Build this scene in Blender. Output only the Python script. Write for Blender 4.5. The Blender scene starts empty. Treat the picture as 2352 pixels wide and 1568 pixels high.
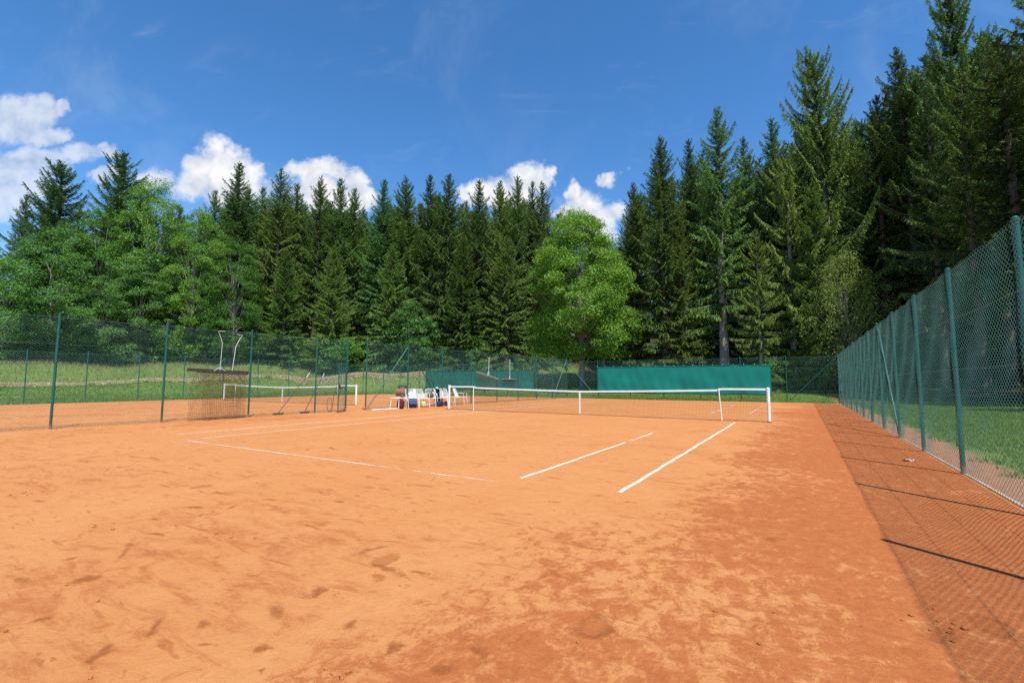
import bpy, math, random
import numpy as np
R = math.radians
rng = np.random.default_rng(7)
random.seed(7)
SC = bpy.context.scene
COL = SC.collection

# ------------------------------------------------------------------ camera
CAM = np.array([7.333, -17.04, 1.273])
YAW, PIT, ROL, FPX = 0.54774, 0.0839, -0.00148, 1088.94     # focal length in px of a 2352 px wide frame
cam = bpy.data.cameras.new("camera")
cam.sensor_width = 36.0
cam.lens = FPX / 2352 * 36.0
cam.clip_start, cam.clip_end = 0.05, 6000
cam_o = bpy.data.objects.new("camera", cam)
cam_o.location = CAM
cam_o.rotation_euler = (math.pi / 2 + PIT, ROL, YAW)
COL.objects.link(cam_o)
SC.camera = cam_o
F_ = np.array([-math.sin(YAW) * math.cos(PIT), math.cos(YAW) * math.cos(PIT), math.sin(PIT)])
R_ = np.array([math.cos(YAW), math.sin(YAW), 0.0])
U_ = np.cross(R_, F_)


def ray(u, v):
    return F_ + R_ * (u - 1176) / FPX - U_ * (v - 784) / FPX


def at(u, v, T):
    "world point at depth T along a line of sight (surveying the photo)"
    return CAM + T * ray(u, v)


# ------------------------------------------------------------------ object helpers
def tag(o, label=None, cat=None, group=None, kind=None):
    if label: o["label"] = label
    if cat: o["category"] = cat
    if group: o["group"] = group
    if kind: o["kind"] = kind
    return o


def link(name, data, parent=None):
    o = bpy.data.objects.new(name, data)
    COL.objects.link(o)
    if parent: o.parent = parent
    return o


def empty(name, loc=(0, 0, 0), rz=0.0):
    o = link(name, None)
    o.empty_display_size = 0.2
    o.location = loc
    o.rotation_euler = (0, 0, rz)
    return o


def mesh_np(name, V, Fc, mat, smooth=False):
    "numpy arrays to mesh; Fc is an (n,3|4) array or a list of such arrays"
    if not isinstance(Fc, (list, tuple)): Fc = [Fc]
    Fc = [np.asarray(f, np.int32) for f in Fc if len(f)]
    me = bpy.data.meshes.new(name)
    me.vertices.add(len(V))
    me.vertices.foreach_set("co", np.asarray(V, np.float32).ravel())
    loops = np.concatenate([f.ravel() for f in Fc])
    tot = np.concatenate([np.full(len(f), f.shape[1], np.int32) for f in Fc])
    st = np.concatenate([[0], np.cumsum(tot)[:-1]]).astype(np.int32)
    me.loops.add(len(loops))
    me.loops.foreach_set("vertex_index", loops)
    me.polygons.add(len(tot))
    me.polygons.foreach_set("loop_start", st)
    me.polygons.foreach_set("loop_total", tot)
    if smooth:
        me.polygons.foreach_set("use_smooth", np.ones(len(tot), bool))
    me.materials.append(mat)
    me.update(calc_edges=True)
    me.validate()
    return me


class MB:
    "collects tubes, boxes, sheets and lathes of ONE mesh"
    def __init__(s): s.V, s.Q, s.n = [], [], 0

    def add(s, V, Q):
        V = np.asarray(V, float).reshape(-1, 3)
        s.V.append(V); s.Q += [tuple(int(i) + s.n for i in q) for q in Q]; s.n += len(V)
        return s

    def tube(s, pts, r, k=8, cap=True):
        pts = np.asarray(pts, float)
        n = len(pts)
        r = np.broadcast_to(np.asarray(r, float), (n,))
        t = np.gradient(pts, axis=0)
        t /= np.linalg.norm(t, axis=1)[:, None] + 1e-9
        ref = np.array([0, 0, 1.0]) if abs(t[0][2]) < 0.9 else np.array([1.0, 0, 0])
        V = []
        for i in range(n):
            a = np.cross(t[i], ref); a /= np.linalg.norm(a) + 1e-9
            b = np.cross(t[i], a)
            for j in range(k):
                th = 2 * math.pi * j / k
                V.append(pts[i] + r[i] * (a * math.cos(th) + b * math.sin(th)))
        Q = [(i * k + j, i * k + (j + 1) % k, (i + 1) * k + (j + 1) % k, (i + 1) * k + j) for i in range(n - 1) for j in range(k)]
        if cap:
            Q += [tuple(range(k - 1, -1, -1)), tuple(range((n - 1) * k, n * k))]
        return s.add(V, Q)

    def box(s, c, d, rz=0.0, rx=0.0, bev=0.0):
        x, y, z = [q / 2 for q in d]
        b = min(bev, x * .9, y * .9, z * .9)
        if b <= 0:
            P = [(-x, -y, -z), (x, -y, -z), (x, y, -z), (-x, y, -z), (-x, -y, z), (x, -y, z), (x, y, z), (-x, y, z)]
            Q = [(3, 2, 1, 0), (4, 5, 6, 7), (0, 1, 5, 4), (1, 2, 6, 5), (2, 3, 7, 6), (3, 0, 4, 7)]
        else:
            P = []
            for zz, ins in ((-z, b), (-z + b, 0), (z - b, 0), (z, b)):
                X, Y = x - ins, y - ins
                P += [(-X + b, -Y, zz), (X - b, -Y, zz), (X, -Y + b, zz), (X, Y - b, zz), (X - b, Y, zz), (-X + b, Y, zz), (-X, Y - b, zz), (-X, -Y + b, zz)]
            Q = [tuple(range(7, -1, -1)), tuple(range(24, 32))]
            for l in range(3):
                for j in range(8):
                    Q.append((l * 8 + j, l * 8 + (j + 1) % 8, l * 8 + 8 + (j + 1) % 8, l * 8 + 8 + j))
        P = np.array(P, float)
        cx, sx = math.cos(rx), math.sin(rx)
        P = P @ np.array([[1, 0, 0], [0, cx, -sx], [0, sx, cx]]).T
        cz, sz = math.cos(rz), math.sin(rz)
        P = P @ np.array([[cz, -sz, 0], [sz, cz, 0], [0, 0, 1]]).T
        return s.add(P + np.array(c, float), Q)

    def sheet(s, fn, nu, nv):
        V = [fn(i / nu, j / nv) for j in range(nv + 1) for i in range(nu + 1)]
        w = nu + 1
        Q = [(j * w + i, j * w + i + 1, (j + 1) * w + i + 1, (j + 1) * w + i) for j in range(nv) for i in range(nu)]
        return s.add(V, Q)

    def blob(s, c, d, seed=0, amp=.12, e=2.6, nu=18, nv=12):
        "lumpy superellipsoid (bags, clods)"
        r = np.random.default_rng(seed)
        ph = r.random(6) * 6.28
        V = []
        sg = lambda q, p: math.copysign(abs(q) ** p, q)
        for j in range(nv + 1):
            la = -math.pi / 2 + math.pi * j / nv
            for i in range(nu):
                lo = 2 * math.pi * i / nu
                p = 2 / e
                x = sg(math.cos(la), p) * sg(math.cos(lo), p); y = sg(math.cos(la), p) * sg(math.sin(lo), p); z = sg(math.sin(la), p)
                k = 1 + amp * (math.sin(3 * lo + ph[0] + 2 * z) * .5 + math.sin(5 * z + ph[1] + lo) * .4 + math.sin(7 * lo + 4 * z + ph[2]) * .25)
                V.append((c[0] + x * d[0] / 2 * k, c[1] + y * d[1] / 2 * k, c[2] + z * d[2] / 2 * (1 + (k - 1) * .6)))
        Q = [(j * nu + i, j * nu + (i + 1) % nu, (j + 1) * nu + (i + 1) % nu, (j + 1) * nu + i) for j in range(nv) for i in range(nu)]
        return s.add(V, Q)

    def mesh(s, name, mat, smooth=True):
        me = bpy.data.meshes.new(name)
        me.from_pydata(np.concatenate(s.V).tolist(), [], s.Q)
        if smooth:
            me.polygons.foreach_set("use_smooth", [True] * len(me.polygons))
            me.set_sharp_from_angle(angle=R(38))
        me.materials.append(mat)
        me.update()
        return me

    def build(s, name, mat, parent=None, smooth=True):
        return link(name, s.mesh(name, mat, smooth), parent)


# ------------------------------------------------------------------ node helpers
class NT:
    def __init__(s, nt): s.nt = nt; nt.nodes.clear()

    def n(s, t, ins=None, **kw):
        x = s.nt.nodes.new(t)
        for k, v in kw.items(): setattr(x, k, v)
        for k, v in (ins or {}).items():
            so = x.inputs[k]
            if isinstance(v, bpy.types.NodeSocket): s.nt.links.new(v, so)
            else: so.default_value = v
        return x

    def math(s, op, a, b=0.0, c=None, clamp=False):
        ins = {0: a, 1: b}
        if c is not None: ins[2] = c
        return s.n("ShaderNodeMath", ins, operation=op, use_clamp=clamp).outputs[0]

    def mr(s, v, a, b, c=0.0, d=1.0, smooth=True):
        return s.n("ShaderNodeMapRange", {0: v, 1: a, 2: b, 3: c, 4: d}, interpolation_type='SMOOTHSTEP' if smooth else 'LINEAR').outputs[0]

    def mix(s, f, a, b, mode='MIX'):
        x = s.nt.nodes.new("ShaderNodeMix"); x.data_type = 'RGBA'; x.blend_type = mode
        for i, v in ((0, f), (6, a), (7, b)):
            if isinstance(v, bpy.types.NodeSocket): s.nt.links.new(v, x.inputs[i])
            else: x.inputs[i].default_value = (*v, 1) if (i and len(v) == 3) else v
        return x.outputs[2]

    def noise(s, vec, scale, detail=4, rough=.55, dist=0.0):
        return s.n("ShaderNodeTexNoise", {"Vector": vec, "Scale": scale, "Detail": detail, "Roughness": rough, "Distortion": dist}).outputs[0]

    def mapping(s, vec, scale=(1, 1, 1), rot=(0, 0, 0), loc=(0, 0, 0)):
        return s.n("ShaderNodeMapping", {"Vector": vec, "Scale": scale, "Rotation": rot, "Location": loc}).outputs[0]


def material(name):
    m = bpy.data.materials.new(name); m.use_nodes = True
    return m, NT(m.node_tree)


def simple(name, col, rough=.5, spec=.5, var=.12, scale=6.0, dirt=None, bump=0.0, metallic=0.0, bscale=60):
    m, g = material(name)
    pos = g.n("ShaderNodeTexCoord").outputs["Object"]
    nz = g.noise(pos, scale, 5, .6)
    c = g.mix(g.mr(nz, .3, .7), tuple(q * (1 - var) for q in col), tuple(min(1, q * (1 + var)) for q in col))
    if dirt:
        c = g.mix(g.mr(g.noise(pos, scale * 2.3, 6, .7), .52, .75, 0, dirt[1]), c, dirt[0])
    b = g.n("ShaderNodeBsdfPrincipled", {"Base Color": c, "Roughness": rough, "Specular IOR Level": spec, "Metallic": metallic})
    if bump:
        bp = g.n("ShaderNodeBump", {"Height": g.noise(pos, bscale, 4), "Strength": bump, "Distance": .01})
        g.nt.links.new(bp.outputs[0], b.inputs["Normal"])
    g.n("ShaderNodeOutputMaterial", {"Surface": b.outputs[0]})
    return m


def leaf_mat(name, a, b, trans=.3, tint=(1.25, 1.2, .6), rough=.5, spec=.35, obj=.25, fresh_lit=None):
    m, g = material(name)
    ri = g.n("ShaderNodeNewGeometry").outputs["Random Per Island"]
    ro = g.n("ShaderNodeObjectInfo").outputs["Random"]
    c = g.mix(ri, a, b)
    if fresh_lit:
        fa = g.n("ShaderNodeAttribute", attribute_name="fresh_lit").outputs["Fac"]
        c = g.mix(g.mr(fa, .25, .95, 0, .9, False), c, fresh_lit)  # tip colour: young growth plus painted sunlight on the outer shoots
    k = g.mr(ro, 0, 1, 1 - obj, 1 + obj, False)
    k2 = g.mr(g.math('FRACT', g.math('MULTIPLY', ro, 7.31)), 0, 1, 1 - obj * .6, 1 + obj * .6, False)
    sc = g.n("ShaderNodeCombineColor", {0: g.math('MULTIPLY', k, k2), 1: k, 2: k}).outputs[0]
    c = g.mix(1.0, c, sc, 'MULTIPLY')
    p = g.n("ShaderNodeBsdfPrincipled", {"Base Color": c, "Roughness": rough, "Specular IOR Level": spec})
    t = g.n("ShaderNodeBsdfTranslucent", {"Color": g.mix(1.0, c, tint, 'MULTIPLY')})
    mx = g.n("ShaderNodeMixShader", {0: trans, 1: p.outputs[0], 2: t.outputs[0]})
    g.n("ShaderNodeOutputMaterial", {"Surface": mx.outputs[0]})
    return m


# ------------------------------------------------------------------ materials
def clay_material(name, region=True):
    m, g = material(name)
    pos = g.n("ShaderNodeNewGeometry").outputs["Position"]
    sep = g.n("ShaderNodeSeparateXYZ", {0: pos})
    x, y = sep.outputs[0], sep.outputs[1]
    big = g.noise(pos, .33, 4, .6, .4)
    med = g.noise(g.mapping(pos, (1.0, .62, 1), (0, 0, .5)), 1.5, 9, .68, .5)
    fine = g.noise(pos, 9, 8, .72)
    grit = g.noise(pos, 70, 5, .75)
    grain = g.noise(pos, 28, 6, .8)
    # swept rows left by the drag net, slightly darker ridges
    brush = g.noise(g.mapping(pos, (.35, 3.2, 1), (0, 0, .35)), 2.2, 7, .7, .3)
    med2 = g.noise(g.mapping(pos, (1.0, .75, 1), (0, 0, -.3), (7, 3, 0)), 6.5, 12, .80, .3)
    med3 = g.noise(g.mapping(pos, (.55, 1.35, 1), (0, 0, .25), (1, 9, 0)), 3.6, 12, .78, .5)
    # how worn: smooth inside the court, patchy in the run-off
    warp = g.math('MULTIPLY', g.math('SUBTRACT', big, .5), 3.2)
    xw, yw = g.math('ADD', x, warp), g.math('ADD', y, warp)
    dx = g.mr(g.math('ABSOLUTE', g.math('ADD', xw, .4)), 5.0, 7.4)
    dy = g.mr(yw, -11.8, -14.6)
    wear = g.math('MAXIMUM', dx, dy)
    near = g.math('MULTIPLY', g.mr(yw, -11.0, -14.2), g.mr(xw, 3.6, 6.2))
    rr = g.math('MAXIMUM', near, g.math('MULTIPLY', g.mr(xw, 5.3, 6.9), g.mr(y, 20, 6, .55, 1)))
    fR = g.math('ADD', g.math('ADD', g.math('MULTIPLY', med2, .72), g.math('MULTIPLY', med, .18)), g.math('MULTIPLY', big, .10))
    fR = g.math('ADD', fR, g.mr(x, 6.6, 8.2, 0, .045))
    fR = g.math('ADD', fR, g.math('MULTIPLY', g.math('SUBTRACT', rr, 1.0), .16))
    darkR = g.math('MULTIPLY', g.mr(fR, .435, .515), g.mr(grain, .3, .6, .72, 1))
    fL = g.math('ADD', g.math('MULTIPLY', med3, .7), g.math('MULTIPLY', big, .3))
    fL = g.math('ADD', fL, g.math('MULTIPLY', g.math('SUBTRACT', wear, 1.0), .05))
    darkL = g.math('MULTIPLY', g.mr(fL, .485, .61), g.mr(wear, 0, 1, .30, .68))
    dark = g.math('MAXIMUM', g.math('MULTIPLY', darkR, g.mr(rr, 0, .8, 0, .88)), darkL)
    light = g.mix(g.mr(fine, .35, .65), (.485, .207, .071), (.515, .232, .085))
    light = g.mix(g.mr(g.math('ADD', g.math('MULTIPLY', big, .5), g.math('MULTIPLY', med, .5)), .38, .62, 0, .55), light, (.465, .182, .057))
    darkc = g.mix(g.mr(fine, .35, .68), (.312, .084, .025), (.378, .114, .036))
    c = g.mix(dark, light, darkc)
    # scuffs and slide marks: long thin smears in several directions, scattered by a coarse mask
    for k, (rot, sc, lo, off) in enumerate(((.9, (1.0, 6.5, 1), .625, 3), (-.5, (.9, 5.5, 1), .63, 11), (2.0, (1.6, 5.0, 1), .635, 23), (.2, (2.6, 5.0, 1), .625, 31), (1.4, (2.8, 4.6, 1), .63, 43))):
        s_ = g.noise(g.mapping(pos, sc, (0, 0, rot), (off, off * .7, 0)), 1.35, 4, .55, 1.0)
        ms = g.mr(g.noise(pos, .8 + .3 * k, 2, .5), .45, .6)
        c = g.mix(g.math('MULTIPLY', g.math('MULTIPLY', g.mr(s_, lo, lo + .05), ms), g.mr(fine, .3, .6, .45, .85)), c, (.345, .108, .035))
    # footprints (oval dents)
    vo = g.n("ShaderNodeTexVoronoi", {"Vector": g.mapping(pos, (1.5, 1.0, 1), (0, 0, .8)), "Scale": 1.15, "Randomness": 1.0})
    cellr = g.n("ShaderNodeSeparateColor", {0: vo.outputs["Color"]}).outputs[0]
    fp = g.math('MULTIPLY', g.mr(g.math('ADD', vo.outputs["Distance"], g.math('MULTIPLY', g.math('SUBTRACT', fine, .5), .25)), .17, .09), g.mr(cellr, .62, .64))
    fp = g.math('MULTIPLY', fp, g.mr(wear, .2, 1))
    c = g.mix(g.math('MULTIPLY', fp, .55), c, (.33, .10, .03))
    c = g.mix(g.mr(grain, .56, .74, 0, .45), c, (.31, .092, .028))
    c = g.mix(g.mr(grit, .60, .78, 0, .5), c, (.20, .06, .02))
    c = g.mix(g.mr(grit, .42, .2, 0, .4), c, (.58, .29, .115))
    b = g.n("ShaderNodeBsdfPrincipled", {"Base Color": c, "Roughness": .92, "Specular IOR Level": .12})
    h = g.math('ADD', g.math('ADD', g.math('MULTIPLY', fine, .7), g.math('MULTIPLY', grain, .35)), g.math('MULTIPLY', grit, .16))
    h = g.math('SUBTRACT', h, g.math('MULTIPLY', fp, .5))
    h = g.math('ADD', h, g.math('MULTIPLY', med, 1.1))
    bp = g.n("ShaderNodeBump", {"Height": h, "Strength": .75, "Distance": .022})
    g.nt.links.new(bp.outputs[0], b.inputs["Normal"])
    g.n("ShaderNodeOutputMaterial", {"Surface": b.outputs[0]})
    return m


def line_material(name, cover):
    "white tape; where loose clay has been swept over it nothing of it shows"
    m, g = material(name)
    pos = g.n("ShaderNodeNewGeometry").outputs["Position"]
    n1 = g.noise(pos, 1.1, 5, .65)
    n2 = g.noise(pos, 16, 6, .75)
    d = g.mr(g.math('ADD', g.math('MULTIPLY', n1, .62), g.math('MULTIPLY', n2, .38)), cover - .10, cover + .03)
    c = g.mix(g.mr(n2, .4, .75, 0, .6), (.74, .69, .60), (.56, .36, .20))
    b = g.n("ShaderNodeBsdfPrincipled", {"Base Color": c, "Roughness": .75, "Specular IOR Level": .25})
    t = g.n("ShaderNodeBsdfTransparent")
    mx = g.n("ShaderNodeMixShader", {0: d, 1: b.outputs[0], 2: t.outputs[0]})
    g.n("ShaderNodeOutputMaterial", {"Surface": mx.outputs[0]})
    return m


def terrain_material():
    m, g = material("meadow_ground")
    pos = g.n("ShaderNodeNewGeometry").outputs["Position"]
    sep = g.n("ShaderNodeSeparateXYZ", {0: pos})
    x = sep.outputs[0]
    n1, n2, n3 = g.noise(pos, .25, 5, .6), g.noise(pos, 2.5, 7, .7), g.noise(pos, 24, 5, .7)
    c = g.mix(g.mr(n1, .35, .65), (.11, .185, .032), (.16, .225, .055))
    c = g.mix(g.mr(n2, .4, .7, 0, .6), c, (.065, .125, .024))
    c = g.mix(g.mr(n3, .45, .75, 0, .6), c, (.17, .20, .06))
    fl = g.n("ShaderNodeAttribute", attribute_name="forest").outputs["Fac"]
    floor = g.mix(g.mr(n2, .35, .7), (.045, .032, .02), (.075, .065, .03))
    c = g.mix(g.mr(g.math('ADD', fl, g.math('MULTIPLY', g.math('SUBTRACT', n2, .5), .5)), .35, .65), c, floor)
    # worn bare strip outside the right-hand fence
    e = g.math('ADD', x, g.math('MULTIPLY', g.math('SUBTRACT', g.noise(pos, 1.7, 6, .7), .5), 1.1))
    dirt = g.math('MULTIPLY', g.mr(e, 10.0, 9.75), g.mr(x, 8.9, 9.0))
    c = g.mix(dirt, c, g.mix(g.mr(n3, .35, .7), (.34, .155, .085), (.42, .23, .14)))
    b = g.n("ShaderNodeBsdfPrincipled", {"Base Color": c, "Roughness": .95, "Specular IOR Level": .1})
    bp = g.n("ShaderNodeBump", {"Height": g.math('ADD', n3, n2), "Strength": .8, "Distance": .05})
    g.nt.links.new(bp.outputs[0], b.inputs["Normal"])
    g.n("ShaderNodeOutputMaterial", {"Surface": b.outputs[0]})
    return m


M = {}
M['clay'] = clay_material("red_clay")
M['ground'] = terrain_material()
M['line'] = line_material("line_tape", .66)
M['line_dusty'] = line_material("line_tape_dusty", .53)
M['line_base'] = line_material("line_tape_baseline", .575)
M['line_faint'] = line_material("line_tape_buried", .49)
M['post'] = simple("green_post_paint", (.010, .11, .085), .38, .5, .18, 3, ((.03, .10, .08), .5))
def post_paint():
    m, g = material("green_post_paint")
    pos = g.n("ShaderNodeTexCoord").outputs["Object"]
    wp = g.n("ShaderNodeNewGeometry").outputs["Position"]
    z = g.n("ShaderNodeSeparateXYZ", {0: pos}).outputs[2]
    nz = g.noise(wp, 5, 6, .7)
    c = g.mix(g.mr(nz, .35, .7), (.007, .085, .070), (.012, .11, .09))
    c = g.mix(g.mr(g.noise(g.mapping(wp, (1, 1, .25)), 26, 5, .75), .62, .72, 0, .55), c, (.10, .17, .14))
    c = g.mix(g.mr(g.math('ADD', z, g.math('MULTIPLY', nz, -.30)), .02, -.13, 0, .7), c, (.34, .15, .07))
    b = g.n("ShaderNodeBsdfPrincipled", {"Base Color": c, "Roughness": g.mr(nz, .3, .7, .32, .5), "Specular IOR Level": .5})
    g.n("ShaderNodeOutputMaterial", {"Surface": b.outputs[0]})
    return m


M['post'] = post_paint()
M['wire'] = simple("green_coated_wire", (.10, .25, .21), .26, .6, .1, 5)
M['galv'] = simple("galvanised_steel", (.50, .53, .55), .45, .5, .1, 8)
M['white'] = simple("white_paint", (.80, .79, .76), .45, .5, .04, 3, ((.62, .5, .38), .5))
M['white_tape'] = simple("white_net_band", (.80, .80, .78), .7, .2, .05, 4, ((.6, .5, .42), .4))
M['cord'] = simple("dark_net_cord", (.045, .036, .03), .8, .2, .2, 9)
M['cord_brown'] = simple("brown_net_cord", (.14, .07, .04), .85, .15, .25, 6)
M['wood'] = simple("weathered_wood", (.13, .092, .066), .85, .2, .3, 11, ((.24, .18, .13), .6), .3)
M['grey_wood'] = simple("grey_broom_wood", (.20, .175, .145), .85, .2, .25, 11, ((.13, .11, .09), .6), .3)
M['dark_wood'] = simple("dark_tarred_wood", (.055, .040, .032), .85, .2, .3, 11, ((.12, .085, .06), .6), .3)
M['teal'] = simple("teal_windscreen", (.001, .19, .152), .6, .3, .09, 1.3, ((.002, .235, .19), .35))
M['teal_old'] = simple("faded_green_windscreen", (.012, .13, .095), .7, .25, .12, 1.3, ((.05, .22, .17), .4))
M['white_plastic'] = simple("white_chair_enamel", (.80, .80, .78), .4, .5, .03, 5, ((.62, .55, .48), .3))
M['rust'] = simple("rusty_roller_steel", (.24, .12, .075), .8, .3, .3, 7, ((.4, .27, .18), .6), .3)
M['dark_iron'] = simple("dark_iron", (.04, .04, .04), .6, .4, .2, 7)
M['bark'] = simple("spruce_bark", (.12, .085, .065), .9, .2, .35, 3, ((.22, .19, .16), .6), .6, 0, 18)
M['bark_grey'] = simple("grey_bark", (.27, .245, .22), .9, .2, .25, 3, ((.15, .13, .11), .6), .6, 0, 14)
M['spruce'] = leaf_mat("spruce_needles", (.016, .048, .012), (.058, .118, .024), .2, rough=.62, spec=.2, fresh_lit=(.185, .285, .050))
M['spruce_blue'] = leaf_mat("dark_spruce_needles", (.014, .046, .015), (.048, .110, .030), .2, rough=.62, spec=.2, fresh_lit=(.130, .245, .056))
M['spruce_light'] = leaf_mat("fresh_spruce_needles", (.035, .09, .018), (.11, .20, .036), .22, rough=.62, spec=.2, fresh_lit=(.25, .37, .065))
M['spruce_shaded'] = leaf_mat("painted_shade_needles", (.012, .034, .011), (.036, .072, .020), .2, rough=.65, spec=.15, fresh_lit=(.075, .120, .032))  # spruce needles darkened to paint in the shade inside the wood
M['maple'] = leaf_mat("maple_leaves", (.105, .25, .026), (.205, .385, .050), .3, obj=.1, spec=.25)
M['leaf'] = leaf_mat("mixed_leaves", (.068, .19, .026), (.155, .31, .050), .3, obj=.22, spec=.25)
M['leaf_blue'] = leaf_mat("bluish_leaves", (.06, .175, .038), (.14, .285, .072), .3, obj=.15, spec=.25)
M['leaf_yellow'] = leaf_mat("yellow_green_leaves", (.12, .18, .03), (.21, .27, .05), .32, obj=.12)
M['grass'] = leaf_mat("grass_blades", (.085, .175, .024), (.20, .285, .058), .35, obj=0, spec=.15)
M['grass_tall'] = leaf_mat("seeding_grass", (.20, .23, .07), (.42, .37, .17), .38, spec=.15, tint=(1.1, 1.1, .8), obj=0)
M['hay'] = leaf_mat("cut_hay", (.50, .45, .25), (.68, .62, .40), .25, spec=.15, tint=(1.05, 1.0, .9), obj=0)
M['concrete'] = simple("pale_concrete", (.45, .36, .29), .9, .2, .15, 6, ((.48, .24, .13), .9), .3)

# ------------------------------------------------------------------ terrain
RX0, RX1, RY0, RY1 = -28.6, 9.25, -40.0, 17.0          # clay area


def out_dist(x, y):
    dx = np.maximum(np.maximum(RX0 - x, x - RX1), 0); dy = np.maximum(np.maximum(RY0 - y, y - RY1), 0)
    return np.hypot(dx, dy)


CTRL = []
for xx in np.arange(-28.6, 9.3, 4.2): CTRL.append((xx, 17.0, 0)); CTRL.append((xx, 18.5, .05))
for yy in np.arange(-38, 17, 4.5): CTRL.append((-28.6, yy, 0)); CTRL.append((9.25, yy, 0)); CTRL.append((13, yy, 0.0)); CTRL.append((-31, yy, .05)); CTRL.append((17, yy, .2))
for u, T, v in [(-150, 38, 892), (-150, 48, 836), (100, 42, 890), (100, 52, 836), (425, 46, 877), (425, 58, 837), (600, 50, 866), (600, 62, 837), (840, 56, 860), (840, 68, 838),
                (970, 58, 858), (970, 70, 838), (1150, 57, 860), (1150, 68, 838), (1310, 49, 886), (1310, 56, 863), (1310, 64, 836),
                (1500, 46, 892), (1500, 56, 874), (1640, 40, 898), (1640, 50, 884), (1850, 38, 904), (1850, 44, 897), (1850, 60, 880)]:
    CTRL.append(tuple(at(u, v, T)))
CTRL += [(-85, -20, 7), (-90, 15, 9), (-75, 45, 9.5), (-50, 65, 9.5), (-25, 75, 9), (0, 70, 13), (18, 60, 12), (30, 45, 9), (40, 25, 7.5), (42, 5, 7), (42, -20, 6), (26, 20, 1.4), (34, 32, 7), (24, 40, 6.5), (10, 50, 6), (34, 12, 5), (45, 60, 17), (45, 45, 14), (-5, 55, 6), (25, 5, .8), (20, 30, .8),
         (-120, 0, 13), (-90, 70, 14), (-20, 110, 14), (50, 80, 20), (80, 20, 22), (80, -40, 6), (20, -60, 0), (-20, -70, 1), (-100, -60, 8)]
CT = np.array(CTRL)


def H(x, y):
    x = np.atleast_1d(np.asarray(x, float)); y = np.atleast_1d(np.asarray(y, float))
    d2 = (x[:, None] - CT[:, 0]) ** 2 + (y[:, None] - CT[:, 1]) ** 2 + 5.0
    w = d2 ** -1.7
    h = (w * CT[:, 2]).sum(1) / w.sum(1)
    od = out_dist(x, y)
    k = np.clip(od / 3.0, 0, 1); k = k * k * (3 - 2 * k)
    far = np.clip((np.hypot(x, y) - 130) / 200, 0, 1)
    return h * k * (1 - far) + far * 16 - .012 - .03 * (od <= 0.0)


# forest edge: polyline of ground points where the trees begin (seen from the court)
EDGE = np.array([at(u, 870, T)[:2] for u, T in [(-500, 40), (-150, 47), (100, 52), (425, 58), (600, 62), (840, 67), (970, 68), (1150, 66), (1310, 62), (1400, 55), (1500, 46), (1640, 43), (1850, 42.5)]]
                + [(12.5, 25.5), (15.5, 20.8), (17.5, 15.5), (19.5, 9.5), (22, 3), (25, -5), (26, -20), (26, -45)])


def forest_depth(x, y):
    "signed distance beyond the forest edge (positive inside the wood)"
    x = np.atleast_1d(x); y = np.atleast_1d(y)
    best = np.full(x.shape, 1e9); sign = np.ones(x.shape)
    for a, b in zip(EDGE[:-1], EDGE[1:]):
        d = b - a
        t = np.clip(((x - a[0]) * d[0] + (y - a[1]) * d[1]) / (d @ d), 0, 1)
        px, py = x - a[0] - t * d[0], y - a[1] - t * d[1]
        q = np.hypot(px, py)
        s = np.where(d[0] * py - d[1] * px > 0, 1.0, -1.0)     # left of the walking direction = away from the court
        m = q < best
        best = np.where(m, q, best); sign = np.where(m, s, sign)
    return best * sign


def terrain():
    ax = np.concatenate([np.linspace(-1500, -140, 14)[:-1], np.arange(-140, 80, 1.25), np.linspace(80, 1500, 14)])
    ay = np.concatenate([np.linspace(-1500, -75, 14)[:-1], np.arange(-75, 120, 1.25), np.linspace(120, 1500, 14)])
    X, Y = np.meshgrid(ax, ay)
    x, y = X.ravel(), Y.ravel()
    z = np.concatenate([H(x[i:i + 4000], y[i:i + 4000]) for i in range(0, len(x), 4000)])
    bump = .02 * (np.sin(x * 1.3 + 2 * np.sin(y * .7)) + np.sin(y * 1.7 + x * .4))
    z = z + bump * np.clip((out_dist(x, y) - 2) / 6, 0, 1)
    nx, ny = len(ax), len(ay)
    i, j = np.meshgrid(np.arange(nx - 1), np.arange(ny - 1))
    a = (j * nx + i).ravel()
    me = mesh_np("ground", np.stack([x, y, z], 1), np.stack([a, a + 1, a + nx + 1, a + nx], 1), M['ground'], True)
    f = np.clip(forest_depth(x, y) / 3 + .5, 0, 1)
    at_ = me.attributes.new("forest", 'FLOAT', 'POINT')
    at_.data.foreach_set("value", f.astype(np.float32))
    return tag(link("ground", me), kind="structure")


terrain()

# clay surface: one sheet for both courts
cl = MB()
cl.add([(RX0, RY0, 0), (RX1 - .06, RY0, 0), (RX1 - .06, RY1, 0), (RX0, RY1, 0)], [(0, 1, 2, 3)])
CLAY = tag(cl.build("clay_court", M['clay'], None, False), kind="structure")


def strip(name, a, b, w, mat, z=.004, crack=False):
    a, b = np.array(a, float), np.array(b, float)
    d = (b - a); L = np.linalg.norm(d); d /= L; nrm = np.array([-d[1], d[0]])
    n = max(2, int(L / .25))
    V = []
    for i in range(n + 1):
        p = a + d * L * i / n
        wob = .006 * math.sin(i * 1.7) + .004 * math.sin(i * .61 + 2)
        for s in (-1, 1): V.append((*(p + nrm * (s * w / 2 + wob)), z))
    mb = MB().add(V, [(2 * i, 2 * i + 1, 2 * i + 3, 2 * i + 2) for i in range(n)])
    o = mb.build(name, mat, CLAY, False)
    return o


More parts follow.
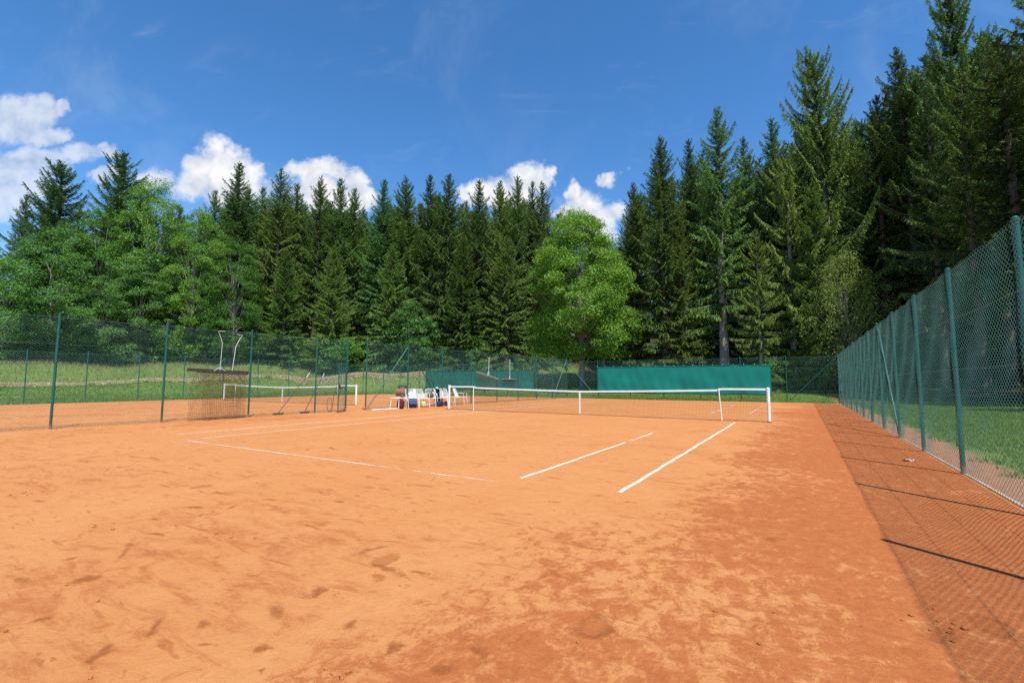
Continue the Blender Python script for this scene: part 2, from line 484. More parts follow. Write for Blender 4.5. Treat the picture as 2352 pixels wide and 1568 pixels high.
def court_lines(cx, A, B, C):
    "A clear tape, B dusty tape, C nearly buried tape"
    X = lambda q: cx + q
    strip("doubles_sideline", (X(5.485), -11.62), (X(5.485), -.62), .05, A, .003)
    strip("doubles_sideline", (X(5.485), 4.4), (X(5.485), 11.86), .05, B, .003)
    strip("doubles_sideline", (X(-5.485), -11.4), (X(-5.485), 11.86), .05, B if cx else A, .003)
    strip("singles_sideline", (X(4.115), -11.53), (X(4.115), -7.2), .05, A, .003)
    strip("singles_sideline", (X(4.115), -7.2), (X(4.115), -4.9), .045, B, .003)
    strip("singles_sideline", (X(4.115), 3.2), (X(4.115), 11.86), .045, B, .003)
    strip("singles_sideline", (X(-4.115), -11.5), (X(-4.115), 11.86), .05, B if cx else A, .0032)
    strip("baseline", (X(-3.95), -11.885), (X(1.4), -11.885), .034, M['line_base'], .0034)
    strip("baseline", (X(1.4), -11.885), (X(3.9), -11.885), .034, B, .0034)
    strip("baseline", (X(-5.45), 11.885), (X(5.45), 11.885), .05, C, .0034)
    strip("service_line", (X(-3.6), -6.4), (X(3.2), -6.4), .04, C, .0036)
    strip("service_line", (X(-4.1), 6.4), (X(4.1), 6.4), .05, B, .0036)
    strip("center_service_line", (X(0), -5.5), (X(0), 6.35), .04, C, .0038)


court_lines(0.0, M['line'], M['line_dusty'], M['line_faint'])
court_lines(-19.0, M['line_dusty'], M['line_dusty'], M['line_faint'])


# slide marks and scraped patches: damp darker clay laid bare
def mark_material():
    m, g = material("scraped_clay")
    pos = g.n("ShaderNodeNewGeometry").outputs["Position"]
    ed = g.n("ShaderNodeAttribute", attribute_name="edge").outputs["Fac"]
    n1, n2 = g.noise(pos, 11, 9, .82), g.noise(pos, 45, 4, .7)
    op = g.n("ShaderNodeAttribute", attribute_name="strength").outputs["Fac"]
    a = g.math('MULTIPLY', g.mr(g.math('ADD', ed, g.math('MULTIPLY', g.math('SUBTRACT', n1, .5), 3.2)), .28, 1.15), op)
    a = g.math('MULTIPLY', a, g.mr(ed, 0, .25))
    c = g.mix(g.mr(n2, .35, .65), (.37, .105, .031), (.44, .145, .046))
    b = g.n("ShaderNodeBsdfPrincipled", {"Base Color": c, "Roughness": .95, "Specular IOR Level": .1})
    bp = g.n("ShaderNodeBump", {"Height": g.math('ADD', n1, g.math('MULTIPLY', n2, .5)), "Strength": .9, "Distance": .02})
    g.nt.links.new(bp.outputs[0], b.inputs["Normal"])
    mx = g.n("ShaderNodeMixShader", {0: a, 1: g.n("ShaderNodeBsdfTransparent").outputs[0], 2: b.outputs[0]})
    g.n("ShaderNodeOutputMaterial", {"Surface": mx.outputs[0]})
    return m


M['mark'] = mark_material()


def gnd(u, v):
    d = ray(u, v); return (CAM + d * (-CAM[2] / d[2]))[:2]


def slide_mark(a, b, w, bow, z, k=0, op=.5):
    a, b = np.array(a), np.array(b)
    d = b - a; L = np.linalg.norm(d); nrm = np.array([-d[1], d[0]]) / L
    V, E, nu, nv = [], [], 18, 6
    for i in range(nu + 1):
        t = i / nu
        c = a + d * t + nrm * bow * 4 * t * (1 - t)
        ww = w * (.35 + .65 * math.sin(math.pi * min(1, .12 + t * .95)) ** .7)
        for j in range(nv + 1):
            q = j / nv * 2 - 1
            V.append((*(c + nrm * q * ww * (1.0 + .25 * math.sin(t * 7 + k * 1.7 + q)) + d / L * .02 * math.sin(k + 3 * q)), z)); E.append((1 - abs(q)) * min(1, 3.5 * t, 2.2 * (1 - t)))
    me = mesh_np("slide_mark", np.array(V), np.array([(i * 7 + j, i * 7 + j + 1, i * 7 + j + 8, i * 7 + j + 7) for i in range(nu) for j in range(nv)]), M['mark'])
    me.attributes.new("edge", 'FLOAT', 'POINT').data.foreach_set("value", np.array(E, np.float32))
    me.attributes.new("strength", 'FLOAT', 'POINT').data.foreach_set("value", np.full(len(V), op, np.float32))
    link("slide_mark", me, CLAY)


MARKS = [(302, 1238, 243, 1310, .05, .03), (378, 1402, 322, 1486, .06, .01), (284, 1458, 190, 1550, .06, -.02), (608, 1376, 660, 1450, .07, .02), (734, 1345, 722, 1390, .09, 0), (815, 1418, 768, 1460, .10, .02),
         (826, 1288, 962, 1348, .06, .05), (140, 1338, 262, 1330, .12, .03), (580, 1552, 612, 1532, .05, 0), (455, 1487, 492, 1478, .05, .01), (458, 1425, 478, 1448, .07, 0), (690, 1203, 742, 1222, .04, .02), (480, 1130, 536, 1142, .09, .03),
         (590, 1146, 648, 1152, .08, .02), (400, 1165, 480, 1172, .07, .05), (510, 1176, 566, 1150, .03, 0), (820, 1244, 962, 1250, .02, .04), (700, 1036, 722, 1028, .05, .02), (752, 1026, 768, 1036, .06, .03), (254, 1073, 228, 1090, .04, .02), (196, 1062, 218, 1058, .07, 0),
         (325, 1050, 374, 1061, .05, .06), (150, 1290, 180, 1276, .06, 0), (70, 1150, 110, 1158, .08, .02), (930, 1310, 1010, 1330, .04, .03), (880, 1510, 960, 1480, .10, .04), (1075, 1475, 1110, 1530, .08, .03), (560, 1500, 640, 1490, .08, .02), (1010, 1560, 1060, 1520, .09, .02),
         (60, 1440, 150, 1415, .05, .05), (30, 1330, 75, 1350, .07, .02), (1040, 1135, 1090, 1147, .04, .03), (860, 1120, 905, 1128, .05, .02), (330, 1190, 372, 1200, .06, .03), (960, 1026, 1010, 1020, .05, .05), (560, 1098, 600, 1090, .05, .02), (760, 1150, 800, 1158, .05, .02)]
for k, (u0, v0, u1, v1, w_, bow) in enumerate(MARKS): slide_mark(gnd(u0, v0), gnd(u1, v1), w_, bow, .0012 + .0001 * (k % 7), k, .42 + .35 * ((k * 37) % 10) / 10)
r_ = np.random.default_rng(77)
for k in range(46):
    c = np.array([r_.uniform(-8.5, 6.2), -15.6 + 11 * r_.random() ** 1.5]); a_ = r_.random() * 3.14; l_ = .1 + .5 * r_.random() ** 2
    if abs(c[0]) < 5 and c[1] > -11 and r_.random() < .7: continue
    slide_mark(c, c + l_ * np.array([math.cos(a_), math.sin(a_)]), .025 + .05 * r_.random(), r_.normal() * .04, .0020 + .0001 * (k % 9), k, .3 + .4 * r_.random())


# crumbs of clay lying about (uncountable)
def crumbs():
    V, Fq, n = [], [], 0
    for k in range(520):
        if k < 60:
            c = [(-.2, -15.2), (5.6, -15.6), (7.9, -13.6), (3.2, -14.9), (6.6, -15.4), (2.0, -15.3)][k % 6]
            x, y = c[0] + rng.normal() * .09, c[1] + rng.normal() * .07
            s = .006 + .012 * rng.random() ** 2
        else:
            x, y = rng.uniform(-9, 9.1), -16.3 + 12 * rng.random() ** 1.7
            s = .003 + .009 * rng.random() ** 3
        p = rng.normal(size=(6, 3)); p /= np.linalg.norm(p, axis=1)[:, None]
        o = np.array([[1, 0, 0], [-1, 0, 0], [0, 1, 0], [0, -1, 0], [0, 0, 1], [0, 0, -1]]) + p * .35
        V.append(o * s * np.array([1.4, 1, .7]) + np.array([x, y, s * .3]))
        t = np.array([(0, 2, 4), (2, 1, 4), (1, 3, 4), (3, 0, 4), (2, 0, 5), (1, 2, 5), (3, 1, 5), (0, 3, 5)])
        Fq.append(t + n); n += 6
    me = mesh_np("clay_crumbs", np.concatenate(V), np.concatenate(Fq), M['clay'])
    tag(link("clay_crumbs", me), "loose crumbs and clods of red clay scattered over the court", "clay crumbs", kind="stuff")


crumbs()

# ------------------------------------------------------------------ fences
def wire_panel(w, h, D=.086, Dv=.064, r=.0022):
    "woven diamond mesh of zig-zag wires, real geometry; local x along the fence, z up"
    hd = D / 2
    nc, nr = int(w / hd), int(h / (Dv / 2))
    k = 3
    V, Q, base = [], [], 0
    rows = np.arange(nr + 1)
    z = rows / nr * h
    th = np.array([0.3, 2.394, 4.489])
    for c in range(nc):
        x = (c + .5) * hd + np.where((rows + c) % 2 == 0, -hd / 2, hd / 2)
        y = np.where((rows + c) % 2 == 0, -1, 1) * r * .7 + .022 * math.sin(math.pi * x[0] / w) * np.sin(z * 2.3 + .6) + .008 * np.sin(z * 5.1 + c * .21)
        x = x + .006 * np.sin(z * 3.7 + c * .13)
        zz_ = z + .010 * math.sin(c * .35) * (z / h) - .028 * math.sin(math.pi * c / nc) * (z / h)
        ring = np.stack([x[:, None] + 1.35 * r * np.cos(th), y[:, None] + r * np.sin(th), np.repeat(zz_[:, None], 3, 1)], 2)
        V.append(ring.reshape(-1, 3))
        i = np.arange(nr)[:, None] * k + base
        for j in range(k):
            j2 = (j + 1) % k
            Q.append(np.concatenate([i + j, i + j2, i + k + j2, i + k + j], 1))
        base += (nr + 1) * k
    return mesh_np("wire_mesh", np.concatenate(V), np.concatenate(Q), M['wire'], True)


PANEL = wire_panel(2.5, 2.85)


def post_mesh(h, r=.03, mat='post'):
    mb = MB()
    mb.tube([(0, 0, -.3), (0, 0, h - .02), (0, 0, h - .005)], [r, r, r], 14)
    mb.tube([(0, 0, h - .035), (0, 0, h), (0, 0, h + .018)], [r * 1.13, r * 1.13, r * .5], 14)
    for zz in np.arange(.12, h, .34):
        mb.tube([(r * 1.06 * math.cos(q), r * 1.06 * math.sin(q), zz + .012 * math.sin(q)) for q in np.linspace(0, 6.283, 13)], .0025, 4, False)
    return mb.mesh("post", M[mat])


POSTM = {}


def fence(pts, h, label, group, side, braces=(), gaps=(), wires=(.06, .72, 1.42, 2.12, 2.8), skip_first=False, r=.03):
    "pts: post positions in order. side: +1/-1 puts the mesh left/right of the walking direction"
    pts = [np.array(p, float) for p in pts]
    root = empty("wire_fence", (pts[0][0], pts[0][1], 0))
    tag(root, label, "fence", group)
    P0 = pts[0]
    key = (round(h, 2), r)
    if key not in POSTM: POSTM[key] = post_mesh(h + .04, r)
    for i, p in enumerate(pts):
        if i == 0 and skip_first: continue
        o = link("post", POSTM[key], root)
        o.location = (p[0] - P0[0], p[1] - P0[1], 0)
        o.rotation_euler = (random.uniform(-.006, .006), random.uniform(-.006, .006), random.uniform(0, 3))
    wm = MB()
    for i in range(len(pts) - 1):
        if i in gaps: continue
        a, b = pts[i], pts[i + 1]
        d = b - a; L = np.linalg.norm(d); d /= L
        nrm = np.array([-d[1], d[0]]) * side * (r + .004)
        o = link("wire_mesh", PANEL, root)
        o.location = (a[0] - P0[0] + nrm[0], a[1] - P0[1] + nrm[1], .02)
        o.rotation_euler = (0, 0, math.atan2(d[1], d[0]))
        o.scale = (L / 2.5, 1 + .0, (h - .02) / 2.85)
        for zz in wires:
            sag = .012
            q = [(*(a - P0 + nrm * 1.12 + d * L * t), zz * h / 2.85 - sag * 4 * t * (1 - t)) for t in np.linspace(0, 1, 6)]
            wm.tube(q, .0022, 4, False)
    wm.build("tension_wire", M['wire'], root)
    for (i, j) in braces:          # from the top of post i to the foot of post j
        a, b = pts[i] - P0, pts[j] - P0
        d = (b - a) / np.linalg.norm(b - a)
        off = np.array([-d[1], d[0]]) * 0
        mb = MB().tube([(*(a + d * .05), h - .12), (*(b - d * .06), .03)], .023, 10)
        mb.build("brace", M['post'], root)
    return root


ry = [-20.55 + 2.5 * k for k in range(16)]
fR = fence([(9.19, y) for y in ry], 2.85, "tall green chain-link fence close by on the right, its mesh shadow lying on the clay", "fences around the two courts", +1, braces=[(8, 7), (8, 9), (15, 14)],
           wires=(.05, .75, 1.45, 2.15, 2.8))
lp = [(-9.84, -17.6), (-9.73, -15.1), (-9.62, -12.59), (-9.51, -10.09), (-9.39, -7.48), (-9.28, -4.88), (-9.215, -3.44), (-9.165, -2.40), (-9.05, .08), (-8.94, 2.55), (-8.83, 4.98), (-8.72, 7.51), (-8.61, 9.87), (-8.51, 12.21), (-8.42, 14.5), (-8.31, 16.8)]
fL = fence(lp, 3.03, "green chain-link fence between the two clay courts, with a gate gap and braced post", "fences around the two courts", +1, braces=[(8, 7), (8, 9), (15, 14)], gaps=(6,))
fB = fence([(-8.31, 16.8), (-5.75, 16.8), (-3.3, 16.8), (-.93, 16.8), (1.5, 16.8), (3.95, 16.8), (6.5, 16.8), (9.15, 16.8)], 2.83,
           "green chain-link fence across the back of the near court, carrying the bright windscreen", "fences around the two courts", +1, braces=[(0, 1), (7, 6)], skip_first=True)
fF = fence([(-28.3, y) for y in np.arange(-24.2, 16.9, 2.56)] + [(-28.3, 16.8)], 2.9, "green chain-link fence along the far side of the other court, before the meadow", "fences around the two courts", +1,
           braces=[(10, 9), (10, 11)], r=.028)
fK = fence([(-28.3, 16.8)] + [(x, 16.8) for x in (-26.09, -23.54, -21.03, -18.42, -16.1, -13.74, -11.11, -8.31)], 2.85,
           "green chain-link fence across the back of the other court, carrying the faded windscreen", "fences around the two courts", +1, braces=[(0, 1), (3, 2), (3, 4)], skip_first=True, r=.028)

# the thin concrete edge under the right-hand fence
kb = MB()
for k in range(36):
    y0 = -20.5 + k * 1.04
    kb.box((9.205, y0 + .52, .0), (.035, 1.03, .03), bev=.004)
tag(kb.build("concrete_edging", M['concrete']), "narrow pale concrete edging strip at the foot of the right fence", "edging")

# gate leaf, swung open towards the near court
ga, gb = np.array([-9.215, -3.44]), np.array([-8.72, -4.22])
L = np.linalg.norm(gb - ga)
gt = empty("gate", (ga[0], ga[1], 0), math.atan2(*(gb - ga)[::-1]))
tag(gt, "narrow green wire gate leaf standing open between the courts", "gate")
mb = MB()
for q in ([(.06, 0, .06), (.06, 0, 2.02)], [(L, 0, .06), (L, 0, 2.02)], [(.06, 0, .06), (L, 0, .06)], [(.06, 0, 2.0), (L, 0, 2.0)], [(.06, 0, 1.0), (L, 0, 1.0)]):
    mb.tube(q, .022, 10)
mb.build("gate_frame", M['post'], gt)
gm = link("wire_mesh", wire_panel(.8, 1.9), gt); gm.location = (.08, 0, .08); gm.scale = ((L - .06) / .8, 1, 1)
MB().box((L - .03, .035, 1.05), (.12, .03, .2), bev=.01).tube([(L - .08, .05, 1.12), (L - .08, .1, 1.12), (L - .17, .1, 1.12)], .009, 6).build("handle", M['dark_iron'], gt)

# ------------------------------------------------------------------ windscreens
def windscreen(name, x0, x1, y, z0, z1, mat, label, seed, sag=.0):
    r = np.random.default_rng(seed)
    ph = r.random(8) * 6.28
    L = x1 - x0

    def fn(a, b):
        x = x0 + a * L
        ripple = .025 * math.sin(x * 2.1 + ph[0] + b * 2) + .016 * math.sin(x * 5.3 + ph[1] - b * 3) + .012 * math.sin(b * 9 + x * 1.1 + ph[2]) + .01 * math.sin(x * 9 + b * 6 + ph[3])
        yy = y + ripple * (1 - .55 * b) * (.5 + .5 * math.sin(math.pi * min(1, b + .35)))
        ripple *= 1.7
        ripple += sum(.05 * math.exp(-((x - px) / .07) ** 2) for px in (-3.3, -.93, 1.5, 3.95, -21.03, -18.42, -16.1, -13.74)) * -1.0
        ripple += .02 * math.sin(9 * (x * .5 + b * 1.3) + ph[5]) * (b > .2)
        scal = .022 * abs(math.sin(x * math.pi / .62)) if b > .97 else 0
        z = z0 + b * (z1 - z0) - scal - sag * (1 - b) * math.sin(min(1.0, a * 5) * math.pi) + (.02 * math.sin(x * 1.7 + ph[4]) if b < .5 else 0)
        return (x, yy, z)
    o = MB().sheet(fn, int(L / .1), 22).build(name, mat)
    md = o.modifiers.new("thickness", 'SOLIDIFY'); md.thickness = .004
    tag(o, label, "windscreen", "windscreens on the back fences")
    xx = x0 + .02
    tm = None
    while xx <= x1:
        ties = MB().tube([(xx, y - .01, z1 - .03), (xx + .012, y - .035, z1 + .01), (xx, y + .03, z1 + .05)], .007, 5)
        ties.build("cable_tie", M['white_tape'], o)
        xx += .62
    hem = MB().tube([(x0, y - .012, z1 - .02), (x1, y - .012, z1 - .02)], .012, 6)
    for q in (x0, x1): hem.tube([(q, y - .01, z0), (q, y - .01, z1 - .02)], .01, 6)
    hem.build("hem", mat, o)
    return o


windscreen("windscreen", -5.78, 5.68, 16.70, .42, 2.36, M['teal'], "bright teal windscreen tied to the fence behind the near court net", 3)
windscreen("windscreen", -22.7, -11.2, 16.70, .5, 2.25, M['teal_old'], "faded dark green windscreen seen through the middle fence, left of the net", 5, .25)


# ------------------------------------------------------------------ tennis nets
def tennis_net(cx, label, first=True):
    root = empty("tennis_net", (cx, 0, 0)); tag(root, label, "tennis net", "nets of the two courts")
    hp, X = 1.07, 6.4
    top = lambda x: .914 + (hp - .02 - .914) * (min(abs(x), X) / X) ** 1.25 if abs(x) < 5.03 else hp - .012
    for s in (-1, 1):
        p = MB()
        p.tube([(s * X, 0, -.2), (s * X, 0, hp + .005), (s * X, 0, hp + .02)], [.05, .05, .03], 14)
        if s < 0: p.tube([(s * X, 0, hp - .12), (s * X, 0, hp + .03)], .06, 12)
        po = p.build("net_post", M['white'], root)
        MB().tube([(s * X, 0, 0), (s * X, 0, .03)], .065, 14).build("foot", M['dark_iron'], po)
    c = MB()
    xs = np.arange(-X + .07, X - .06, .045)
    bot = lambda x: .012 + .012 * math.sin(x * 1.1 + .5) + (.02 if abs(x) > 5.4 else 0)
    nrow = 22
    V, Q, n = [], [], 0
    rr = .0017

    def ribbon(P):
        nonlocal n
        P = np.asarray(P)
        k = len(P)
        t = np.gradient(P, axis=0); t /= np.linalg.norm(t, axis=1)[:, None]
        a = np.stack([-t[:, 2], np.zeros(k), t[:, 0]], 1)
        b = np.array([0, 1.0, 0])
        ring = np.stack([P + a * rr * 1.2, P - a * rr * .6 + b * rr, P - a * rr * .6 - b * rr], 1)
        V.append(ring.reshape(-1, 3))
        i = np.arange(k - 1)[:, None] * 3 + n
        for j in range(3):
            j2 = (j + 1) % 3
            Q.append(np.concatenate([i + j, i + j2, i + 3 + j2, i + 3 + j], 1))
        n += 3 * k
    for x in xs:
        zt, zb = top(x), bot(x)
        ribbon([(x, .004 * math.sin(x * 3 + q * 2), zb + (zt - zb) * q) for q in (0, .5, 1)])
    for j in range(nrow + 1):
        ribbon([(x, .003, bot(x) + (top(x) - bot(x)) * j / nrow) for x in xs[::3]])
    me = mesh_np("net", np.concatenate(V), np.concatenate(Q), M['cord'])
    link("net", me, root)
    bm_ = MB()
    bx = np.linspace(-X + .06, X - .06, 70)
    for s, dz in ((1, 0), (-1, 0)):
        V2 = []
        for x in bx:
            V2 += [(x, s * .009, top(x) + .005), (x, s * .011, top(x) - .055)]
        bm_.add(V2, [(2 * i, 2 * i + 1, 2 * i + 3, 2 * i + 2) for i in range(len(bx) - 1)])
    V2 = []
    for x in bx: V2 += [(x, -.009, top(x) + .0062), (x, .009, top(x) + .0062)]
    bm_.add(V2, [(2 * i, 2 * i + 1, 2 * i + 3, 2 * i + 2) for i in range(len(bx) - 1)])
    bm_.build("top_band", M['white_tape'], root)
    MB().tube([(x, 0, bot(x)) for x in bx], .006, 5).build("bottom_cord", M['cord'], root)
    MB().box((0, -.016, .46), (.055, .006, .9)).box((0, .016, .46), (.055, .006, .9)).build("center_strap", M['white_tape'], root)
    MB().box((0, -.0, .02), (.05, .04, .05), bev=.008).build("strap_anchor", M['dark_iron'], root)
    for s in (-1, 1):
        lean = .07 if s > 0 else .0
        MB().tube([(s * 5.03, -.022, 0), (s * 5.03 - lean, -.022, 1.06)], .017, 8).build("singles_stick", M['white'], root)
    return root


tennis_net(0.0, "tennis net with white band stretched across the near court")
tennis_net(-19.0, "tennis net of the other court beyond the middle fence")


# ------------------------------------------------------------------ drag nets and brooms on the middle fence
def fence_pt(y):      # point on the middle fence line
    for a, b in zip(lp[:-1], lp[1:]):
        if a[1] <= y <= b[1]:
            t = (y - a[1]) / (b[1] - a[1]); return a[0] + t * (b[0] - a[0])
    return -9


def net_sheet(fn, nu, nv, rr, mat, name, parent):
    "rectangular knotted net following fn(a,b)"
    V, Q, n = [], [], 0

    def rib(P):
        nonlocal n
        P = np.asarray(P); k = len(P)
        t = np.gradient(P, axis=0); t /= np.linalg.norm(t, axis=1)[:, None] + 1e-9
        nn = np.array([1.0, 0, 0]); a = np.cross(t, nn)
        ring = np.stack([P + a * rr, P - a * rr * .5 + nn * rr, P - a * rr * .5 - nn * rr], 1)
        V.append(ring.reshape(-1, 3))
        i = np.arange(k - 1)[:, None] * 3 + n
        for j in range(3): Q.append(np.concatenate([i + j, i + (j + 1) % 3, i + 3 + (j + 1) % 3, i + 3 + j], 1))
        n += 3 * k
    for i in range(nu + 1): rib([fn(i / nu, j / nv) for j in range(nv + 1)])
    for j in range(nv + 1): rib([fn(i / nu, j / nv) for i in range(nu + 1)])
    return link(name, mesh_np(name, np.concatenate(V), np.concatenate(Q), mat), parent)


# large drag net with two bent steel handles
dx0 = fence_pt(-8.55) + .10
dn = empty("drag_net", (dx0, -8.55, 0)); tag(dn, "brown drag net on a wooden beam with two bent steel handles", "drag net", "sweeping gear hung on the middle fence")
MB().box((0, 0, 1.60), (.07, 1.96, .10), rx=-.035, bev=.008).box((.065, .1, 1.55), (.055, 1.66, .07), rx=-.035, bev=.006).build("beam", M['dark_wood'], dn)
net_sheet(lambda a, b: (.02 + .04 * math.sin(a * 9 + b * 3) + .10 * b * b, -.86 + 1.76 * a + (-.10 * (1 - a)) * b + .01 * math.sin(a * 40 + b * 9), 1.53 - .02 * a - 1.50 * b + .03 * b * math.sin(a * 14)), 34, 28, .0035, M['cord_brown'], "net", dn)
net_sheet(lambda a, b: (.07 + .04 * math.sin(a * 11 + 1) + .12 * b * b, -.52 + 1.33 * a + (-.05 * (1 - a)) * b, 1.53 - 1.47 * b + .03 * b * math.sin(a * 11 + 2)), 26, 28, .0035, M['cord_brown'], "net", dn)
MB().tube([(.03, .0, 1.62), (.03, .03, 2.55), (.03, -.07, 2.82), (.03, -.12, 2.93), (.03, .1, 2.95)], .011, 8).tube([(.03, -.2, 1.6), (.03, -.02, 1.72), (.03, .18, 1.6)], .012, 6).build("handle", M['galv'], dn)
MB().tube([(.03, .40, 1.62), (.03, .48, 2.45), (.03, .60, 2.72), (.03, .70, 2.86), (.03, .5, 2.88)], .011, 8).build("handle", M['galv'], dn)

# second drag net: wide tilted beam, shorter net
yb = 6.45
d2 = empty("drag_net", (fence_pt(yb) + .09, yb, 0)); tag(d2, "drag net on a tilted wooden beam with one pale handle, hung above the near net", "drag net", "sweeping gear hung on the middle fence")
MB().box((0, 0, 1.60), (.06, 2.35, .12), rx=-.17, bev=.01).build("beam", M['grey_wood'], d2)
net_sheet(lambda a, b: (.03 * math.sin(a * 8), -1.12 + 2.24 * a - .1 * b, 1.73 - .38 * a - .62 * b), 34, 9, .003, M['cord_brown'], "net", d2)
MB().tube([(.04, 0, 1.6), (.04, .03, 2.1), (.04, .05, 2.68)], .017, 8).tube([(.04, -.12, 1.66), (.04, 0, 1.86), (.04, .14, 1.6)], .014, 6).tube([(.04, -.1, 2.68), (.04, .2, 2.68)], .015, 6).build("handle", M['galv'], d2)
# hanging broom
yb = 8.72
d3 = empty("broom", (fence_pt(yb) + .09, yb, 0)); tag(d3, "wide court broom hung level on the middle fence beside the tilted drag net", "broom", "sweeping gear hung on the middle fence")
MB().box((0, 0, 1.40), (.07, 1.7, .06), bev=.01).build("head", M['grey_wood'], d3)
br = MB()
for k in range(86):
    y = -.83 + k * .0195
    br.tube([(.0, y, 1.37), (.015 * math.sin(k), y + .006 * math.sin(k * 2.1), 1.24 + .02 * math.sin(k * 1.3))], [.009, .004], 4, False)
br.build("bristles", M['cord'], d3)
MB().tube([(.03, 0, 1.42), (.03, 0, 2.62)], .016, 8).tube([(.03, -.11, 2.62), (.03, .11, 2.62)], .015, 6).tube([(.03, -.1, 1.44), (.03, 0, 1.6), (.03, .1, 1.44)], .012, 6).build("handle", M['galv'], d3)


def lean_broom(y, dy, label):
    x = fence_pt(y)
    o = empty("push_broom", (x - .38, y, 0)); tag(o, label, "broom", "brooms leaning behind the middle fence")
    MB().box((0, 0, .05), (.10, .42, .05), bev=.01).build("head", M['wood'], o)
    b = MB()
    for k in range(26):
        b.tube([(0, -.2 + k * .016, .04), (.02, -.2 + k * .016, .0)], .008, 4, False)
    b.build("bristles", M['cord'], o)
    MB().tube([(0, 0, .06), (.14, dy * .5, .75), (.28, dy, 1.45)], .013, 8).build("handle", M['wood'], o)
    MB().tube([(.28, dy, 1.4), (.315, dy * 1.12, 1.6)], .016, 8).build("grip", M['white'], o)
    return o


lean_broom(-6.15, .95, "push broom leaning steeply behind the middle fence, left of the gate")
lean_broom(-5.05, .55, "push broom leaning behind the middle fence nearest the gate")
# looped hose
hx = fence_pt(-4.1) - .12
ho = empty("garden_hose", (hx, -4.15, 0)); tag(ho, "dark hose loop standing against the fence next to the open gate", "hose")
P = [(0, .13 * math.cos(t) + .07 * (t / 8), .30 + .29 * math.sin(t) + .02 * t / 12) for t in np.linspace(-1.2, 6.0, 40)]
P += [(0, .2, .62), (.01, .26, .78), (.02, .3, .95)]
MB().tube(P, .010, 7).build("coil", M['dark_iron'], ho)
MB().tube([(.02, .3, .93), (.02, .33, 1.05)], .024, 8).build("nozzle", M['rust'], ho)

# lawn roller far behind on the other court
ro = empty("court_roller", (-21.9, 12.9, 0), .35); tag(ro, "rusty brown court roller parked at the grass edge of the other court", "roller")
MB().tube([(-.5, 0, .36), (-.5, 0, .36), (.5, 0, .36)], [.36, .36, .36], 26).tube([(-.54, 0, .36), (.54, 0, .36)], .05, 8).build("drum", M['rust'], ro)
MB().tube([(-.56, 0, .36), (-.56, .35, .75), (-.3, 1.0, 1.05), (.3, 1.0, 1.05), (.56, .35, .75), (.56, 0, .36)], .025, 8).build("handle", M['dark_iron'], ro)
MB().box((0, .0, .80), (1.0, .42, .05), bev=.01).box((-.3, 0, .72), (.05, .3, .14)).box((.3, 0, .72), (.05, .3, .14)).build("weight_tray", M['wood'], ro)
sm = MB()
for k, (a, b_, s) in enumerate([(-.34, .02, .2), (-.12, -.05, .17), (.1, .06, .2), (.33, -.02, .18)]): sm.blob((a, b_, .87), (s, s * .9, s * .75), k, .2, 2.2, 10, 8)
sm.build("ballast_stones", M['dark_iron'], ro)


# ------------------------------------------------------------------ chairs, table, bags
def make_chair():
    root = empty("garden_chair")
    f = .011
    W = .27
    st = MB()
    st.tube([(.24, -W, .42), (.24, W, .42), (-.2, W - .02, .39), (-.2, -W + .02, .39), (.24, -W, .42)], f, 6)
    for k in range(15):
        y = -W + .035 + k * (2 * W - .07) / 14
        st.tube([(.24, y, .425), (.0, y, .405), (-.2, y, .395)], .008, 4, False)
    for xx in (.15, .02, -.1): st.tube([(xx, -W + .01, .412), (xx, W - .01, .412)], .007, 4, False)
    st.build("seat", M['white_plastic'], root)
    bk = MB()
    P = lambda y, t: (-.2 - .20 * t, y, .39 + .50 * t)
    bk.tube([P(-W + .02, 0), P(-W + .01, .55), P(-W + .04, .96), P(-W + .1, 1.0), P(W - .1, 1.0), P(W - .04, .96), P(W - .01, .55), P(W - .02, 0)], f * 1.15, 7)
    for k in range(13):
        y = -W + .045 + k * (2 * W - .09) / 12
        bk.tube([P(y, .06), P(y, 1.0)], .008, 4, False)
    for t in (.12, .34, .56, .78): bk.tube([P(-W + .01, t), P(W - .01, t)], .009, 4, False)
    bk.build("backrest", M['white_plastic'], root)
    for s in (-1, 1):
        MB().tube([(.24, s * W, .42), (.27, s * (W + .012), .2), (.28, s * (W + .02), 0)], f * 1.2, 7).build("leg", M['white_plastic'], root)
        MB().tube([(-.2, s * (W - .02), .40), (-.29, s * W, .2), (-.34, s * (W + .01), 0)], f * 1.2, 7).build("leg", M['white_plastic'], root)
        MB().tube([(.24, s * W, .42), (.25, s * (W + .03), .6), (.2, s * (W + .035), .645), (-.1, s * (W + .03), .63), (-.3, s * (W), .62)], f * 1.15, 7).build("armrest", M['white_plastic'], root)
    return root


def copy_tree(o, parent=None):
    c = o.copy(); COL.objects.link(c)
    if parent: c.parent = parent
    for ch in list(o.children): copy_tree(ch, c)
    return c


chair0 = make_chair()
CH = [(-8.78, .10, -.62, "white openwork garden chair with a blue towel on it, next to the low table"),
      (-8.80, .82, -.30, "white openwork garden chair empty above the yellow bag"),
      (-8.86, 1.52, -.85, "white openwork garden chair holding the olive bag in mid row"),
      (-8.72, 2.16, -.45, "white openwork garden chair with black jacket and mint cap on its back"),
      (-8.80, 2.84, -.15, "white openwork garden chair left of the net post, nothing on it"),
      (-8.62, 3.75, .35, "white openwork garden chair standing right behind the net post")]
for i, (x, y, rz, lb) in enumerate(CH):
    c = chair0 if i == 0 else copy_tree(chair0)
    c.location = (x, y, 0); c.rotation_euler = (0, 0, rz)
    tag(c, lb, "chair", "white chairs beside the net")

